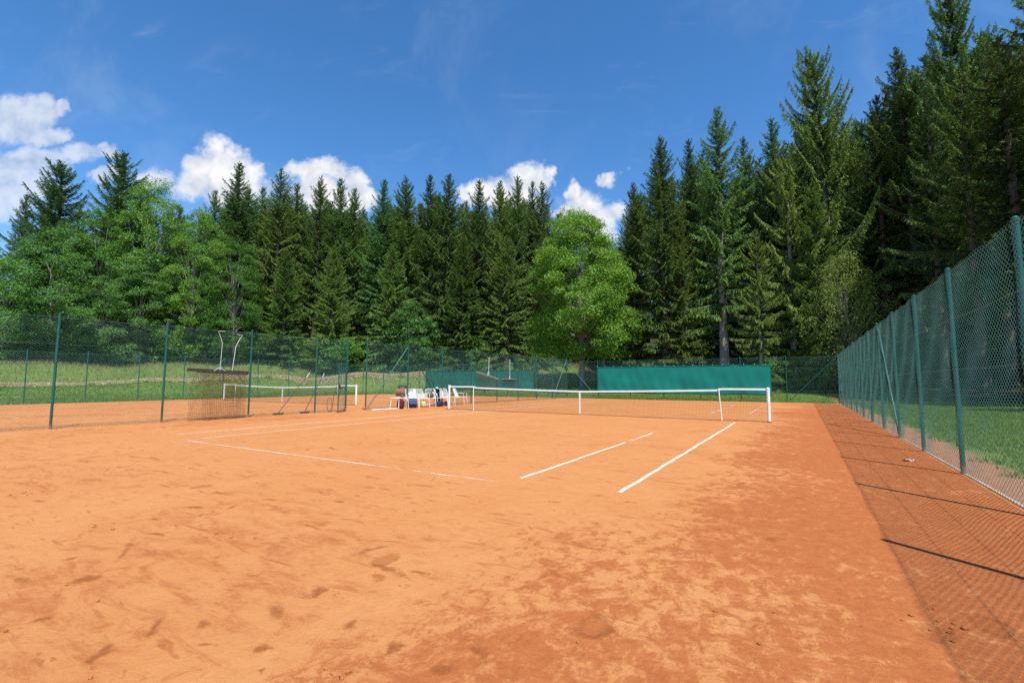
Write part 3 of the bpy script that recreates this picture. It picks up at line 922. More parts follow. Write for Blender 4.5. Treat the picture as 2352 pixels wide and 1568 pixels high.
tb = empty("low_table", (-8.78, -.72, 0), .1); tag(tb, "low white table at the left end of the chair row", "table")
t_ = MB().box((0, 0, .50), (.52, .74, .03), bev=.008)
t_.build("tabletop", M['white_plastic'], tb)
for sx in (-1, 1):
    for sy in (-1, 1):
        MB().tube([(sx * .22, sy * .32, .49), (sx * .25, sy * .36, 0)], .016, 7).build("leg", M['white_plastic'], tb)

COLS = dict(maroon=(.13, .02, .035), blue=(.07, .11, .20), pale=(.55, .62, .72), yellow=(.58, .55, .25), lilac=(.42, .28, .42), olive=(.10, .09, .05), black=(.012, .013, .014), mint=(.25, .62, .52), navy=(.02, .035, .09), pinkish=(.45, .2, .25))
for k, v in COLS.items(): M[k] = simple("cloth_" + k, v, .85, .15, .25, 14, None, .4, 0, 40)


def bag(name, loc, dims, rz, mat, label, seed, strap=True, cat="bag"):
    o = empty(name, loc, rz); tag(o, label, cat)
    MB().blob((0, 0, dims[2] / 2), dims, seed, .07, 3.2).build("body", M[mat], o)
    if strap:
        MB().tube([(dims[0] * .1, -dims[1] * .25, dims[2] * .93), (dims[0] * .12, -dims[1] * .16, dims[2] * 1.2), (dims[0] * .12, dims[1] * .16, dims[2] * 1.2), (dims[0] * .1, dims[1] * .25, dims[2] * .93)], .012, 6).build("handle", M['black'], o)
        MB().box((dims[0] * .47, 0, dims[2] * .38), (.05, dims[1] * .55, dims[2] * .4), bev=.02).build("pocket", M[mat], o)
    return o


bag("backpack", (-8.62, -.80, 0), (.26, .36, .44), .1, 'maroon', "maroon backpack standing under the low white table", 1)
bag("sports_bag", (-8.72, .10, 0), (.36, .46, .26), -.6, 'blue', "blue sports bag lying under the towel chair", 2)
bag("shopping_bag", (-8.60, .74, 0), (.2, .24, .30), .3, 'yellow', "pale yellow bag on the clay under the empty chair", 3)
bag("shoulder_bag", (-8.84, 1.52, .42), (.28, .34, .26), .5, 'olive', "olive shoulder bag sitting on a white chair", 4)
bag("sports_bag", (-8.52, 1.84, 0), (.34, .52, .26), .2, 'navy', "navy sports bag on the clay in front of the jacket chair", 5)
bag("drawstring_bag", (-8.55, 2.42, 0), (.2, .22, .24), .9, 'maroon', "small maroon drawstring bag beside the navy sports bag", 6, False)
bag("folded_blanket", (-8.66, 1.12, 0), (.24, .24, .16), .9, 'lilac', "folded lilac cloth on the clay beside the yellow bag", 8, False, "cloth")
tx = bag("tennis_balls_tub", (-8.8, -.50, .516), (.15, .2, .12), .3, 'olive', "small dark pouch lying on the low white table", 9, False, "pouch")


def drape(name, cx, cy, rz, w, prof, mat, label, cat, seed):
    o = empty(name, (cx, cy, 0), rz); tag(o, label, cat)
    r = np.random.default_rng(seed); ph = r.random(3) * 6
    prof = np.array(prof, float)
    s = np.linspace(0, 1, len(prof))

    def fn(a, b):
        x = np.interp(b, s, prof[:, 0]); z = np.interp(b, s, prof[:, 1])
        y = (a - .5) * w * (1 - .12 * abs(b - .5))
        k = .012 * math.sin(a * 17 + ph[0] + b * 4) + .008 * math.sin(a * 31 + ph[1])
        return (x + k, y, z + abs(k) * .5)
    c = MB().sheet(fn, 26, 24).build("cloth", M[mat], o)
    m = c.modifiers.new("thickness", 'SOLIDIFY'); m.thickness = .008
    return o


drape("towel", -8.78, .10, -.62, .40, [(-.28, .62), (-.2, .44), (0, .435), (.25, .445), (.285, .36), (.30, .16)], 'blue', "blue and white towel spread over a chair seat and hanging down", "towel", 1)
drape("towel", -8.765, .11, -.62, .36, [(-.33, .74), (-.29, .65), (-.22, .49), (-.1, .455), (.05, .455)], 'pale', "pale towel laid over the back of the blue towel chair", "towel", 2)
drape("jacket", -8.73, 2.02, -.52, .30, [(-.47, .40), (-.46, .7), (-.415, .93), (-.37, .93), (-.32, .7), (-.2, .40), (-.12, .22)], 'black', "black jacket hung over the corner of a white chair back", "jacket", 3)
cp = empty("cap", (-9.07, 2.26, .86), .4); tag(cp, "mint green cap resting on top of a white chair back", "cap")
MB().blob((0, 0, .05), (.2, .22, .14), 4, .08, 2.2, 14, 10).build("crown", M['mint'], cp)
MB().box((.13, 0, .02), (.12, .17, .012), bev=.004).build("brim", M['mint'], cp)

# plank on the ground by the fence and a scrap of paper by the right fence
pk = MB().box((0, 0, .02), (.16, 1.25, .035), bev=.005).box((.05, .9, .02), (.12, .55, .03), rz=.2, bev=.005)
o = pk.build("plank", M['white']); o.location = (-8.83, -1.62, 0); o.rotation_euler = (0, 0, -.12)
tag(o, "flat white plank lying on the clay at the foot of the braced fence post", "plank")
sc_ = MB().sheet(lambda a, b: (-.07 + .14 * a, -.04 + .08 * b, .012 + .018 * math.sin(a * 7 + b * 3) + .012 * math.sin(b * 9)), 8, 6)
o = sc_.build("paper_scrap", M['concrete']); o.location = (8.74, -7.05, 0); o.rotation_euler = (0, 0, .5)
o.modifiers.new("thickness", 'SOLIDIFY').thickness = .002
tag(o, "small crumpled paper scrap on the dark clay near the right fence", "litter")


# ------------------------------------------------------------------ trees
def unit(v): return v / (np.linalg.norm(v, axis=-1, keepdims=True) + 1e-9)


def sprays(P, D, L, W, rg, up=.5):
    "rhombic needle/leaf sprays: base P, direction D, length L, width W"
    n = len(P)
    ref = unit(rg.normal(size=(n, 3)) * np.array([1, 1, .6]) + np.array([0, 0, up]))
    S = unit(np.cross(D, ref))
    m = P + D * (L * .45)[:, None]
    V = np.stack([P, m + S * (W / 2)[:, None], P + D * L[:, None], m - S * (W / 2)[:, None]], 1)
    return V.reshape(-1, 3)


def trunk_tube(mb, Ht, r0, bend, seed, top=.02, k=9):
    r = np.random.default_rng(seed); a = r.random() * 6
    z = np.linspace(-.6, Ht, 14); t = np.clip(z / Ht, 0, 1)
    P = np.stack([bend * np.sin(t * 2.2) * math.cos(a), bend * np.sin(t * 2.2) * math.sin(a), z], 1)
    rad = r0 * (1 - t) ** .85 + top + r0 * .5 * np.exp(-np.maximum(z, 0) * 1.6)
    mb.tube(P, rad, k)
    return lambda zz: np.array([bend * math.sin(zz / Ht * 2.2) * math.cos(a), bend * math.sin(zz / Ht * 2.2) * math.sin(a), 0])


def make_spruce(Ht, Rm, base, seed, dens=1.0, droop=1.0, power=.8, upturn=1.0, ragged=.25, spray=1.0, dead=True, pend=1.0, gap=.6, tw=.8, td=.085, bend=1.0):
    rg = np.random.default_rng(seed)
    tb_ = MB()
    cx = trunk_tube(tb_, Ht, (.0165 if seed == 19 else .0135) * Ht, .12, seed)
    PP, DD, LL, WW, TT = [], [], [], [], []
    z = base
    while z < Ht - .15:
        s = (Ht - z) / (Ht - base * .5)
        nb = int(rg.integers(4, 7))
        a0 = rg.random() * 6.28
        for b in range(nb):
            if rg.random() > dens: continue
            az = a0 + b * 6.283 / nb + rg.normal() * .25
            zb = z + rg.normal() * .10
            Lb = Rm * s ** power * (1 + rg.normal() * ragged) * (.55 if z < base + 1.0 and rg.random() < .5 else 1)
            Lb = float(np.clip(Lb, .22, Rm * 1.45))
            rise = .75 * (1 - s) ** 1.6 * upturn - .10 * droop * s + rg.normal() * .06
            sag = -.42 * droop * s * (.6 + .4 * rg.random())
            tip = bend * (.30 * upturn * (.3 + .7 * (1 - s)) + .12)
            n = max(4, int(Lb / td))
            t = (np.arange(n) + .7) / n
            h = np.array([math.cos(az), math.sin(az), 0])
            side = np.array([-h[1], h[0], 0])
            o0 = cx(zb) + np.array([0, 0, zb])
            C = o0 + np.outer(t * Lb * .96, h) + np.outer(Lb * (rise * t + sag * t ** 2 + tip * t ** 3), [0, 0, 1]) + np.outer(.06 * Lb * np.sin(t * 5 + b), side)
            T = unit(np.gradient(C, axis=0) if n > 1 else h[None])
            # wooden axis
            kk = np.linspace(0, n - 1, 5).astype(int)
            if Lb > .8: tb_.tube(np.vstack([o0, C[kk[1:]]]), np.linspace(.016 + .006 * Lb, .006, 5), 3, False)
            # upper needles along the axis
            PP.append(C); DD.append(unit(T + rg.normal(size=(n, 3)) * .18 + np.array([0, 0, .10]))); LL.append(np.full(n, .24 * spray * min(1, .45 + .4 * Lb))); WW.append(np.full(n, .07 * spray)); TT.append(.25 + .6 * t)
            env = np.minimum(1, .35 + 1.5 * t) * (1 - .62 * t)
            for sg in (-1, 1):
                tl = (.12 + .66 * env * min(1.25, Lb / 2.2)) * (.5 + 1.0 * rg.random(n)) * (.4 + .6 * min(1, Lb / 1.6)) * tw
                m = rg.random(n) < .78 + .2 * np.sin(t * 9 + b * 2 + sg)
                ci, ti = C[m], T[m]
                d0 = unit(side * sg * (.75 + .3 * rg.random((m.sum(), 1))) + ti * .65 + np.array([0, 0, 1]) * (-.22 * pend - .5 * pend * s * rg.random((m.sum(), 1))))
                tl = tl[m]
                p = ci
                nseg = 3
                for q in range(nseg):
                    dq = unit(d0 + np.array([0, 0, -.38 * pend * q * (.4 + s)]) + rg.normal(size=d0.shape) * .16)
                    ln = tl / nseg
                    PP.append(p); DD.append(dq); LL.append(ln * 1.35 + .04); WW.append((.066 - .010 * q) * spray * (.7 + .6 * rg.random(len(p)))); TT.append(.15 + .22 * q + .45 * t[m])
                    # side needles fork
                    for fs in ((1, -.7) if q < 2 else (.8,)):
                        fk = unit(dq * .8 + ti * fs + rg.normal(size=dq.shape) * .3 + np.array([0, 0, -.3 * pend]))
                        PP.append(p + dq * (ln * (.35 + .4 * rg.random(len(p))))[:, None]); DD.append(fk); LL.append((.08 * spray + ln * .62) * (.7 + .6 * rg.random(len(p)))); WW.append(np.full(len(p), .050 * spray)); TT.append(.25 + .22 * q + .45 * t[m])
                    p = p + dq * ln[:, None]
        z += gap * (.45 + .55 * s) * (.7 + .6 * rg.random())
    # leader
    n = 22
    PP.append(np.stack([np.zeros(n), np.zeros(n), np.linspace(Ht - 1.3, Ht + .15, n)], 1) + cx(Ht)); a = rg.random(n) * 6.28
    DD.append(unit(np.stack([np.cos(a) * .5, np.sin(a) * .5, np.ones(n)], 1))); LL.append(np.full(n, .20)); WW.append(np.full(n, .06)); TT.append(np.full(n, .5))
    if dead and base > 2:
        zz = 1.0
        while zz < base + 2:
            az = rg.random() * 6.28; l = .5 + rg.random() * 1.6
            h = np.array([math.cos(az), math.sin(az), -.12])
            o0 = cx(zz) + np.array([0, 0, zz])
            tb_.tube([o0, o0 + h * l * .5, o0 + h * l + np.array([0, 0, -.1 * l])], [.018, .011, .004], 3, False)
            zz += .12 + .3 * rg.random()
    P, D, Ln, W = map(np.concatenate, (PP, DD, LL, WW))
    V = sprays(P, D, Ln, W, rg, .9)
    return tb_, V, np.concatenate(TT) * (.8 + .4 * rg.random(len(P)))


def quads(V):
    n = len(V) // 4
    return np.arange(n * 4).reshape(n, 4)


def make_broadleaf(Ht, W, base, seed, ncl=260, per=130, leaf=.2, droop=0.0, shape=.62, flat=.45, lobes=.28, r0=None, topflat=1.0, csize=1.0, stems=1):
    rg = np.random.default_rng(seed)
    ph = rg.random(8) * 6.28
    CC, SZ = [], []
    while len(CC) < ncl:
        s = rg.random()
        th = rg.random() * 6.28
        prof = math.sin(math.pi * min(1, (s * .93 + .045)) ** shape) ** .62
        lob = 1 + lobes * (math.sin(2 * th + ph[0] + 3 * s) * .5 + math.sin(3 * th - 5 * s + ph[1]) * .4 + math.sin(5 * th + 9 * s + ph[2]) * .35)
        rr = W / 2 * prof * lob * (1 - .75 * rg.random() ** 2.2)
        if rg.random() > .25 + .75 * prof: continue
        CC.append((rr * math.cos(th), rr * math.sin(th), base + s * (Ht - base) * topflat)); SZ.append((.55 + .75 * rg.random()) * W / 11 * csize)
    CC, SZ = np.array(CC), np.array(SZ)
    n = ncl * per
    ci = np.repeat(np.arange(ncl), per)
    ci = ci[rg.random(n) < np.clip(.45 + .75 * np.hypot(CC[:, 0], CC[:, 1]) / (W * .28), .25, 1)[ci]]; n = len(ci)
    off = rg.normal(size=(n, 3)); rad = np.minimum(np.linalg.norm(off, axis=1), 2.0)
    off = unit(off) * rad[:, None] * .56
    off[:, 2] *= flat
    out = unit(CC * np.array([1, 1, 0]) + 1e-6)
    tilt = rg.normal(size=(ncl, 1)) * .2 - .22
    off[:, 2] += (off * out[ci]).sum(1) * tilt[ci, 0] - .22 * droop * rad ** 2
    P = CC[ci] + off * SZ[ci][:, None]
    P[:, 2] = np.maximum(P[:, 2], .15)
    D = unit(rg.normal(size=(n, 3)) * np.array([1, 1, .5]) + out[ci] * .35 + np.array([0, 0, -.25 - droop]))
    Ln = leaf * (.7 + .6 * rg.random(n)); Wd = Ln * (.62 if droop < .5 else .42)
    nref = unit(rg.normal(size=(n, 3)) * .55 + np.array([0, 0, 1.0]) + out[ci] * .35)
    S = unit(np.cross(D, nref))
    m = P + D * (Ln * .45)[:, None]
    V = np.stack([P, m + S * (Wd / 2)[:, None], P + D * Ln[:, None], m - S * (Wd / 2)[:, None]], 1).reshape(-1, 3)
    tb_ = MB()
    r0 = r0 or .018 * Ht
    for q in range(stems):
        a = q * 2.1 + ph[3]; o = .12 * W * (q > 0)
        z = np.linspace(-.5, Ht * .72, 9); t = np.clip(z / (Ht * .72), 0, 1)
        tb_.tube(np.stack([o * math.cos(a) * t + .02 * Ht * np.sin(t * 3 + ph[4]) * .5, o * math.sin(a) * t, z], 1), r0 / stems ** .5 * (1 - .85 * t) + r0 * .45 * np.exp(-np.maximum(z, 0) * 2), 10)
    for i in rg.permutation(ncl)[:min(ncl, 60)]:
        c = CC[i]
        z0 = max(base * .6, c[2] * .55) * (.8 + .3 * rg.random()); z0 = min(z0, Ht * .68)
        st = np.array([0, 0, z0]); mid = st * .45 + c * .55 + np.array([0, 0, .05 * Ht * (rg.random() - .3)])
        tb_.tube([st, (st + mid) / 2 + np.array([0, 0, .02 * Ht]), mid, c], [r0 * .36, r0 * .26, r0 * .16, .012], 5, False)
    return tb_, V


PROTO = {}


def proto(key, kind, trunkmat, leafmat, tb_V):
    tb_, V = tb_V[:2]
    cm = mesh_np("crown", V, quads(V), M[leafmat])
    if len(tb_V) > 2:       # young growth lightens shoot tips; sunlit tips over dark insides are painted in too
        cm.attributes.new("fresh_lit", 'FLOAT', 'FACE').data.foreach_set("value", np.clip(tb_V[2], 0, 1).astype(np.float32))
    PROTO[key] = (kind, tb_.mesh("trunk", M[trunkmat]), cm, float(V[:, 2].max()))


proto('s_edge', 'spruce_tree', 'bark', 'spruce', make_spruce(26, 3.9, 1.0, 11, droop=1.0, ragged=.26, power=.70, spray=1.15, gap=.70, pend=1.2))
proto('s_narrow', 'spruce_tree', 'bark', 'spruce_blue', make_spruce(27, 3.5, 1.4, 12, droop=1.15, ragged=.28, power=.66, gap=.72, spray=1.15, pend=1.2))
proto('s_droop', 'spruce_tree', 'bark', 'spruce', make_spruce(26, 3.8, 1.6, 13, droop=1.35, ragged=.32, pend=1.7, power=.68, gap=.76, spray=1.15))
proto('s_dark', 'spruce_tree', 'bark', 'spruce_shaded', make_spruce(26, 4.0, 1.0, 33, droop=1.1, ragged=.28, power=.66, spray=1.3, gap=.7, pend=1.3))
proto('s_young', 'spruce_tree', 'bark', 'spruce_shaded', make_spruce(9, 2.0, .3, 31, droop=.9, ragged=.3, power=.75, gap=.5, spray=1.3, dead=False))
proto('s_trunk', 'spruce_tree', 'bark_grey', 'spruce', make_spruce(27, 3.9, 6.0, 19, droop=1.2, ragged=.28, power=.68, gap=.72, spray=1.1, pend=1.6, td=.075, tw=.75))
proto('s_inner', 'spruce_tree', 'bark', 'spruce_shaded', make_spruce(27, 3.6, 9.0, 20, dens=.85, droop=1.1, ragged=.36, gap=.95, power=.62, spray=1.3))
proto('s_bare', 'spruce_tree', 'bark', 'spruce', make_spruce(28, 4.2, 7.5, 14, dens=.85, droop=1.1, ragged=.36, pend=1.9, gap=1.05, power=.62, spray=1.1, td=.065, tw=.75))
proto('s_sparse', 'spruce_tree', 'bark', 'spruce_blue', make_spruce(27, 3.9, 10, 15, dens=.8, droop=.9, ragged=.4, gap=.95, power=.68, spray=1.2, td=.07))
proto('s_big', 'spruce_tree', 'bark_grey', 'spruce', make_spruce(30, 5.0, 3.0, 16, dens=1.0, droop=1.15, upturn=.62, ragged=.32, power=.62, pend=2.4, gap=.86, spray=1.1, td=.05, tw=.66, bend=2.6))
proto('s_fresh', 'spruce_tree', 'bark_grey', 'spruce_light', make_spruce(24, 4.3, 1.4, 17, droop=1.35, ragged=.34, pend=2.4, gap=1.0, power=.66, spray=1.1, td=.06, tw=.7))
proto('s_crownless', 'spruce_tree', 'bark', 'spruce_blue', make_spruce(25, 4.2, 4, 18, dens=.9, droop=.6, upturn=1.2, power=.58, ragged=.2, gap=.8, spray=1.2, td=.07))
proto('maple', 'maple_tree', 'bark_grey', 'maple', make_broadleaf(18, 13.0, 3.1, 21, 480, 270, .19, shape=.66, lobes=.32, csize=.90, flat=.5))
proto('leaf_a', 'broadleaf_tree', 'bark_grey', 'leaf', make_broadleaf(20, 12, 1.0, 22, 330, 230, .18, shape=.72, lobes=.36, csize=.92))
proto('leaf_b', 'broadleaf_tree', 'bark_grey', 'leaf_blue', make_broadleaf(16, 11, .6, 23, 300, 230, .175, shape=.8, lobes=.36, stems=2, csize=.92))
proto('leaf_c', 'broadleaf_tree', 'bark_grey', 'maple', make_broadleaf(19, 11, 1.2, 24, 300, 220, .175, shape=.7, lobes=.36, csize=.92))
proto('birch', 'birch_tree', 'bark_grey', 'leaf_yellow', make_broadleaf(13, 6.2, 1.8, 25, 260, 110, .15, droop=.9, shape=.8, flat=1.1, lobes=.3, csize=1.25))
proto('shrub', 'shrub', 'bark_grey', 'leaf', make_broadleaf(4.2, 4.4, .2, 26, 150, 70, .17, shape=.95, lobes=.35, r0=.05, csize=1.3, stems=3))
proto('shrub_blue', 'shrub', 'bark_grey', 'leaf_blue', make_broadleaf(7.5, 6, .3, 27, 220, 90, .2, shape=.85, lobes=.35, r0=.09, csize=1.2, stems=3))
proto('shrub_yellow', 'shrub', 'bark_grey', 'leaf_yellow', make_broadleaf(3.4, 3.6, .2, 28, 120, 70, .15, shape=.95, lobes=.3, r0=.04, csize=1.3, stems=3))
PARTN = {'shrub': ('stems', 'foliage')}
CATN = {'spruce_tree': 'spruce', 'maple_tree': 'maple', 'broadleaf_tree': 'tree', 'birch_tree': 'birch', 'shrub': 'shrub'}
PLACED = []


def tree(key, x, y, ht, wide, label, group, rz=None):
    kind, tm, cm, ph = PROTO[key]
    z = float(H(x, y)[0])
    o = empty(kind, (x, y, z - .05), rng.random() * 6.28 if rz is None else rz)
    s = ht / ph
    o.rotation_euler[0], o.rotation_euler[1] = rng.normal() * .012, rng.normal() * .012
    o.scale = (s * wide, s * wide, s)
    tag(o, label, CATN[kind], group)
    a, b = PARTN.get(kind, ('trunk', 'crown'))
    link(a, tm, o); link(b, cm, o)
    PLACED.append((x, y))
    return o


def tree_px(key, u, vtip, T, wide, label, group=None, rz=None):
    if key[:2] == 's_' and u < 1290: wide *= 1.22
    p = at(u, vtip, T)
    z = float(H(p[0], p[1])[0])
    return tree(key, p[0], p[1], p[2] - z, wide, label, group, rz)


GL, GR = "trees along the left and middle forest edge", "trees along the right forest edge"
HERO = [
    # left end
    ('s_narrow', -40, 430, 60, 1.0, "dark spruce cut by the left picture edge below the big cloud", GL),
    ('s_narrow', 62, 445, 62, .9, "small dark spruce tip low on the skyline, first from the left", GL),
    ('s_crownless', 152, 372, 60, 1.05, "dark spruce with a broad ragged top at the left under the clouds", GL),
    ('s_narrow', 112, 412, 64, .8, "thin dark spruce tip touching the left flank of the ragged-topped spruce", GL),
    ('s_crownless', 285, 348, 62, 1.0, "dark spruce with a spreading pointed top rising above the left broadleaf trees", GL),
    ('leaf_a', 355, 408, 61, .72, "tallest broadleaf tree of the left mass, its rounded top just right of the pointed spruce", GL),
    ('leaf_b', 150, 520, 56.5, 1.0, "bluish-green broad tree low on the left behind the fence", GL),
    ('leaf_a', 245, 470, 58, .72, "mid-green broadleaf tree in front of the pointed-top spruce", GL),
    ('leaf_c', 455, 470, 60.5, .68, "bright green broadleaf tree at the right shoulder of the left mass", GL),
    ('leaf_a', 545, 545, 61.5, .85, "broadleaf tree where the left broadleaf mass meets the spruce row", GL),
    ('leaf_b', 330, 590, 57.5, 1.0, "low broad bluish tree in front of the left broadleaf mass", GL),
    ('leaf_c', 30, 585, 55, .85, "dark broadleaf tree at the left picture edge above the fence", GL),
    # spruce row
    ('s_droop', 500, 432, 72, .9, "spruce with its tip hidden against the second cloud", GL),
    ('s_narrow', 556, 372, 70, 1.05, "tall spruce tip standing against the second cloud from the left", GL),
    ('s_narrow', 598, 425, 72, .85, "lower spruce between the two tall tips right of the second cloud", GL),
    ('s_droop', 645, 384, 68, 1.0, "tall drooping spruce between the second and third clouds", GL),
    ('s_narrow', 690, 415, 70, .9, "spruce with tip in front of the left side of the third cloud", GL),
    ('s_edge', 732, 405, 69, .85, "spruce with tip in front of the middle of the third cloud", GL),
    ('s_narrow', 782, 408, 69, .9, "spruce with tip in front of the right half of the third cloud", GL),
    ('s_droop', 815, 425, 70, .9, "spruce at the right end of the third cloud", GL),
    ('s_narrow', 878, 410, 68, .95, "lone spruce tip in the blue gap right of the third cloud", GL),
    ('s_edge', 936, 404, 67, 1.0, "broad spruce in the blue gap between third and fourth clouds", GL),
    ('s_narrow', 1000, 395, 67, .9, "left one of the close pair of tall spruce tips left of the fourth cloud", GL),
    ('s_droop', 1029, 386, 66, .95, "right one of the close pair of tall spruce tips left of the fourth cloud", GL),
    ('s_narrow', 1095, 411, 66, .95, "spruce tip in front of the left end of the fourth cloud", GL),
    ('s_edge', 1146, 410, 65, .85, "spruce tip in front of the middle of the fourth cloud", GL),
    ('s_narrow', 1188, 400, 65, .85, "tallest spruce tip in front of the fourth cloud", GL),
    ('s_narrow', 1216, 412, 67, .75, "slim spruce wedged between two tips at the fourth cloud", GL),
    ('s_droop', 1243, 414, 65, .85, "last spruce of the middle row, right end of the fourth cloud", GL),
    ('s_edge', 770, 560, 62, 1.1, "shorter front spruce below the third cloud, at the meadow edge", GL),
    ('s_droop', 905, 560, 62.5, 1.15, "shorter front spruce in the middle of the row, beside the bluish bush", GL),
    ('s_edge', 1060, 545, 62, 1.2, "shorter front spruce below the close pair of tips", GL),
    ('s_droop', 1165, 540, 61, 1.2, "shorter front spruce next to the big maple", GL),
    ('s_edge', 660, 570, 62, 1.15, "shorter front spruce at the left end of the row beside the broadleaf mass", GL),
    ('shrub_blue', 945, 690, 61.5, .9, "tall bluish-green bush in front of the spruce row", "bushes at the forest edge"),
    ('shrub', 780, 772, 61, 1.3, "low bush under the spruce row right of the bent handles", "bushes at the forest edge"),
    ('shrub', 690, 772, 63.5, 1.5, "low bush at the meadow edge in front of the left end of the spruce row", "bushes at the forest edge"),
    ('shrub', 610, 768, 62, 1.4, "low bush above the bent drag net handles", "bushes at the forest edge"),
    ('shrub_blue', 520, 748, 61.5, 1.2, "low bluish bush left of the bent drag net handles", "bushes at the forest edge"),
    ('shrub', 440, 742, 60, 1.5, "low bush below the bright green broadleaf tree", "bushes at the forest edge"),
    ('shrub_blue', 230, 738, 57, 1.3, "low bluish bush behind the second left fence post", "bushes at the forest edge"),
    ('shrub', 95, 738, 56, 1.5, "low bush behind the first left fence post", "bushes at the forest edge"),
    ('shrub', 1105, 775, 62.5, 1.2, "low bush behind the faded windscreen", "bushes at the forest edge"),
    ('shrub', 1020, 790, 63, 1.1, "small bush behind the post right of the braced post", "bushes at the forest edge"),
    # maple and the gap
    ('maple', 1335, 474, 49, .86, "big bright green maple standing alone behind the corner of the court", None),
    ('leaf_a', 1306, 468, 66, .5, "slim dark tree top peeping over the left of the maple", GR),
    ('s_narrow', 1378, 513, 76, .7, "tiny distant spruce tip in the gap between maple and right wood", GR),
    ('leaf_c', 1405, 560, 68, .8, "distant broadleaf tree filling the gap right of the maple", GR),
    # right group
    ('s_edge', 1452, 418, 52, 1.0, "first spruce of the right wood, leaning on the blue gap", GR),
    ('s_edge', 1516, 308, 48, 1.0, "dense pointed spruce at the left end of the right wood", GR),
    ('s_narrow', 1580, 310, 51, .95, "slim spruce between two taller tips of the right wood", GR),
    ('s_trunk', 1642, 236, 46.5, 1.0, "tall slender spruce with the grey bare trunk foot above the windscreen", GR),
    ('s_narrow', 1700, 310, 51, .9, "spruce shoulder right of the slender tall spruce", GR),
    ('s_narrow', 1772, 264, 50, .95, "spruce tip just left of the wide-armed spruce", GR),
    ('s_fresh', 1800, 330, 43, .95, "light green feathery spruce below the wide-armed spruce", GR),
    ('s_big', 1890, 100, 43.5, .95, "wide-armed spruce standing out tallest against the sky at right centre", GR),
    ('s_edge', 1562, 470, 46, 1.0, "shorter spruce at the right wood edge above the windscreen", GR),
    ('s_fresh', 1735, 520, 42, 1.0, "short pale spruce at the wood edge right of the grey trunk", GR),
    ('s_edge', 1860, 420, 41, 1.15, "short spruce hanging over the fence corner beside the birch", GR),
    ('shrub_blue', 1682, 775, 55, 1.0, "dark bush in the wood right of the grey bare trunk", "bushes at the forest edge"),
    ('shrub', 1752, 770, 47, 1.3, "dark bush in the wood above the right end of the bright windscreen", "bushes at the forest edge"),
    ('birch', 1935, 572, 38, 1.0, "yellow-green weeping birch at the wood edge near the fence corner", GR),
    ('s_inner', 2000, 215, 41, .95, "spruce left of the tall dark group at the right", GR),
    ('s_bare', 2075, 100, 40, 1.0, "spruce with forked-looking crown in the tall dark group at the right", GR),
    ('s_big', 2165, -30, 37, .9, "giant spruce whose tip leaves the picture near the right top corner", GR),
    ('s_inner', 2235, 70, 40, .9, "spruce between the giant and the corner spruce", GR),
    ('s_bare', 2330, -60, 33, .95, "dark spruce filling the right top corner", GR),
    ('s_inner', 2120, 200, 34.5, .8, "bare-trunked spruce in front of the giant", GR),
    ('s_sparse', 2260, 120, 33, .9, "thin bare-trunked spruce left of the right-hand fence posts", GR),
    ('s_bare', 2420, -40, 31, 1.0, "dark spruce reaching in from beyond the right picture edge", GR),
    ('shrub_yellow', 1862, 786, 40, 1.1, "small yellow-green bush behind the fence corner", "bushes at the forest edge"),
    ('shrub', 1905, 800, 41, 1.0, "small dark bush right of the yellow-green bush", "bushes at the forest edge"),
    ('shrub', 1780, 812, 42, 1.0, "low bush beside the right end of the bright windscreen", "bushes at the forest edge"),
]
for h in HERO: tree_px(*h)

# the wood behind: nothing tells these apart
SKY = np.array([(-600, 430), (0, 490), (60, 465), (110, 430), (150, 400), (210, 440), (285, 380), (330, 425), (400, 440), (470, 455), (500, 440), (555, 405), (600, 440), (645, 410), (690, 440), (730, 430), (800, 435), (850, 450), (878, 440), (935, 430), (1000, 420), (1050, 435),
                (1095, 440), (1145, 435), (1190, 425), (1240, 435), (1280, 480), (1310, 500), (1340, 525), (1377, 545), (1410, 560), (1425, 515), (1450, 450), (1515, 345), (1550, 370), (1580, 340), (1640, 290), (1690, 350), (1770, 300), (1830, 280), (1890, 200),
                (1960, 250), (2000, 220), (2075, 140), (2110, 130), (2165, 40), (2230, 90), (2330, 0), (2700, -60), (3500, -60)], float)
FILL_L = "dark spruce standing inside the wood behind the left and middle front trees"
FILL_R = "dark bare-trunked spruce standing inside the wood at the right"
nfill = 0
cand = []
for k in range(12000):
    u = rng.uniform(-120, 2600) if k % 3 else rng.uniform(1900, 2700); T = rng.uniform(24, 96)
    p = at(u, 860, T)
    fd = float(forest_depth(p[0], p[1])[0])
    if fd < 2.0 or fd > (44 if u > 1850 else 30): continue
    cand.append((fd * (.62 if u > 1850 else 1.0), u, T, p))
cand.sort(key=lambda c: c[0])
for fd, u, T, p in cand:
    if nfill >= 150: break
    dmin = 3.3 if u > 1420 else 4.0
    if min((p[0] - q[0]) ** 2 + (p[1] - q[1]) ** 2 for q in PLACED) < dmin ** 2: continue
    vt = np.interp(u, SKY[:, 0], SKY[:, 1]) + (6 + 48 * rng.random() ** 1.5 if u < 1290 else 12 + 60 * rng.random() ** 1.5)
    ptip = at(u, vt, T); ht = ptip[2] - float(H(p[0], p[1])[0])
    ht = min(ht, 31 + 3 * rng.random())
    if ht < 9: continue
    right = u > 1420
    key = random.choice(['s_inner', 's_sparse', 's_inner', 's_bare'] if right else ['s_narrow', 's_droop', 's_edge', 's_sparse'])
    tree(key, p[0], p[1], ht, (.85 + .3 * rng.random()) * (24 / max(ht, 16)) ** .3, FILL_R if right else FILL_L, "spruces inside the right wood" if right else "spruces inside the left and middle wood")
    nfill += 1
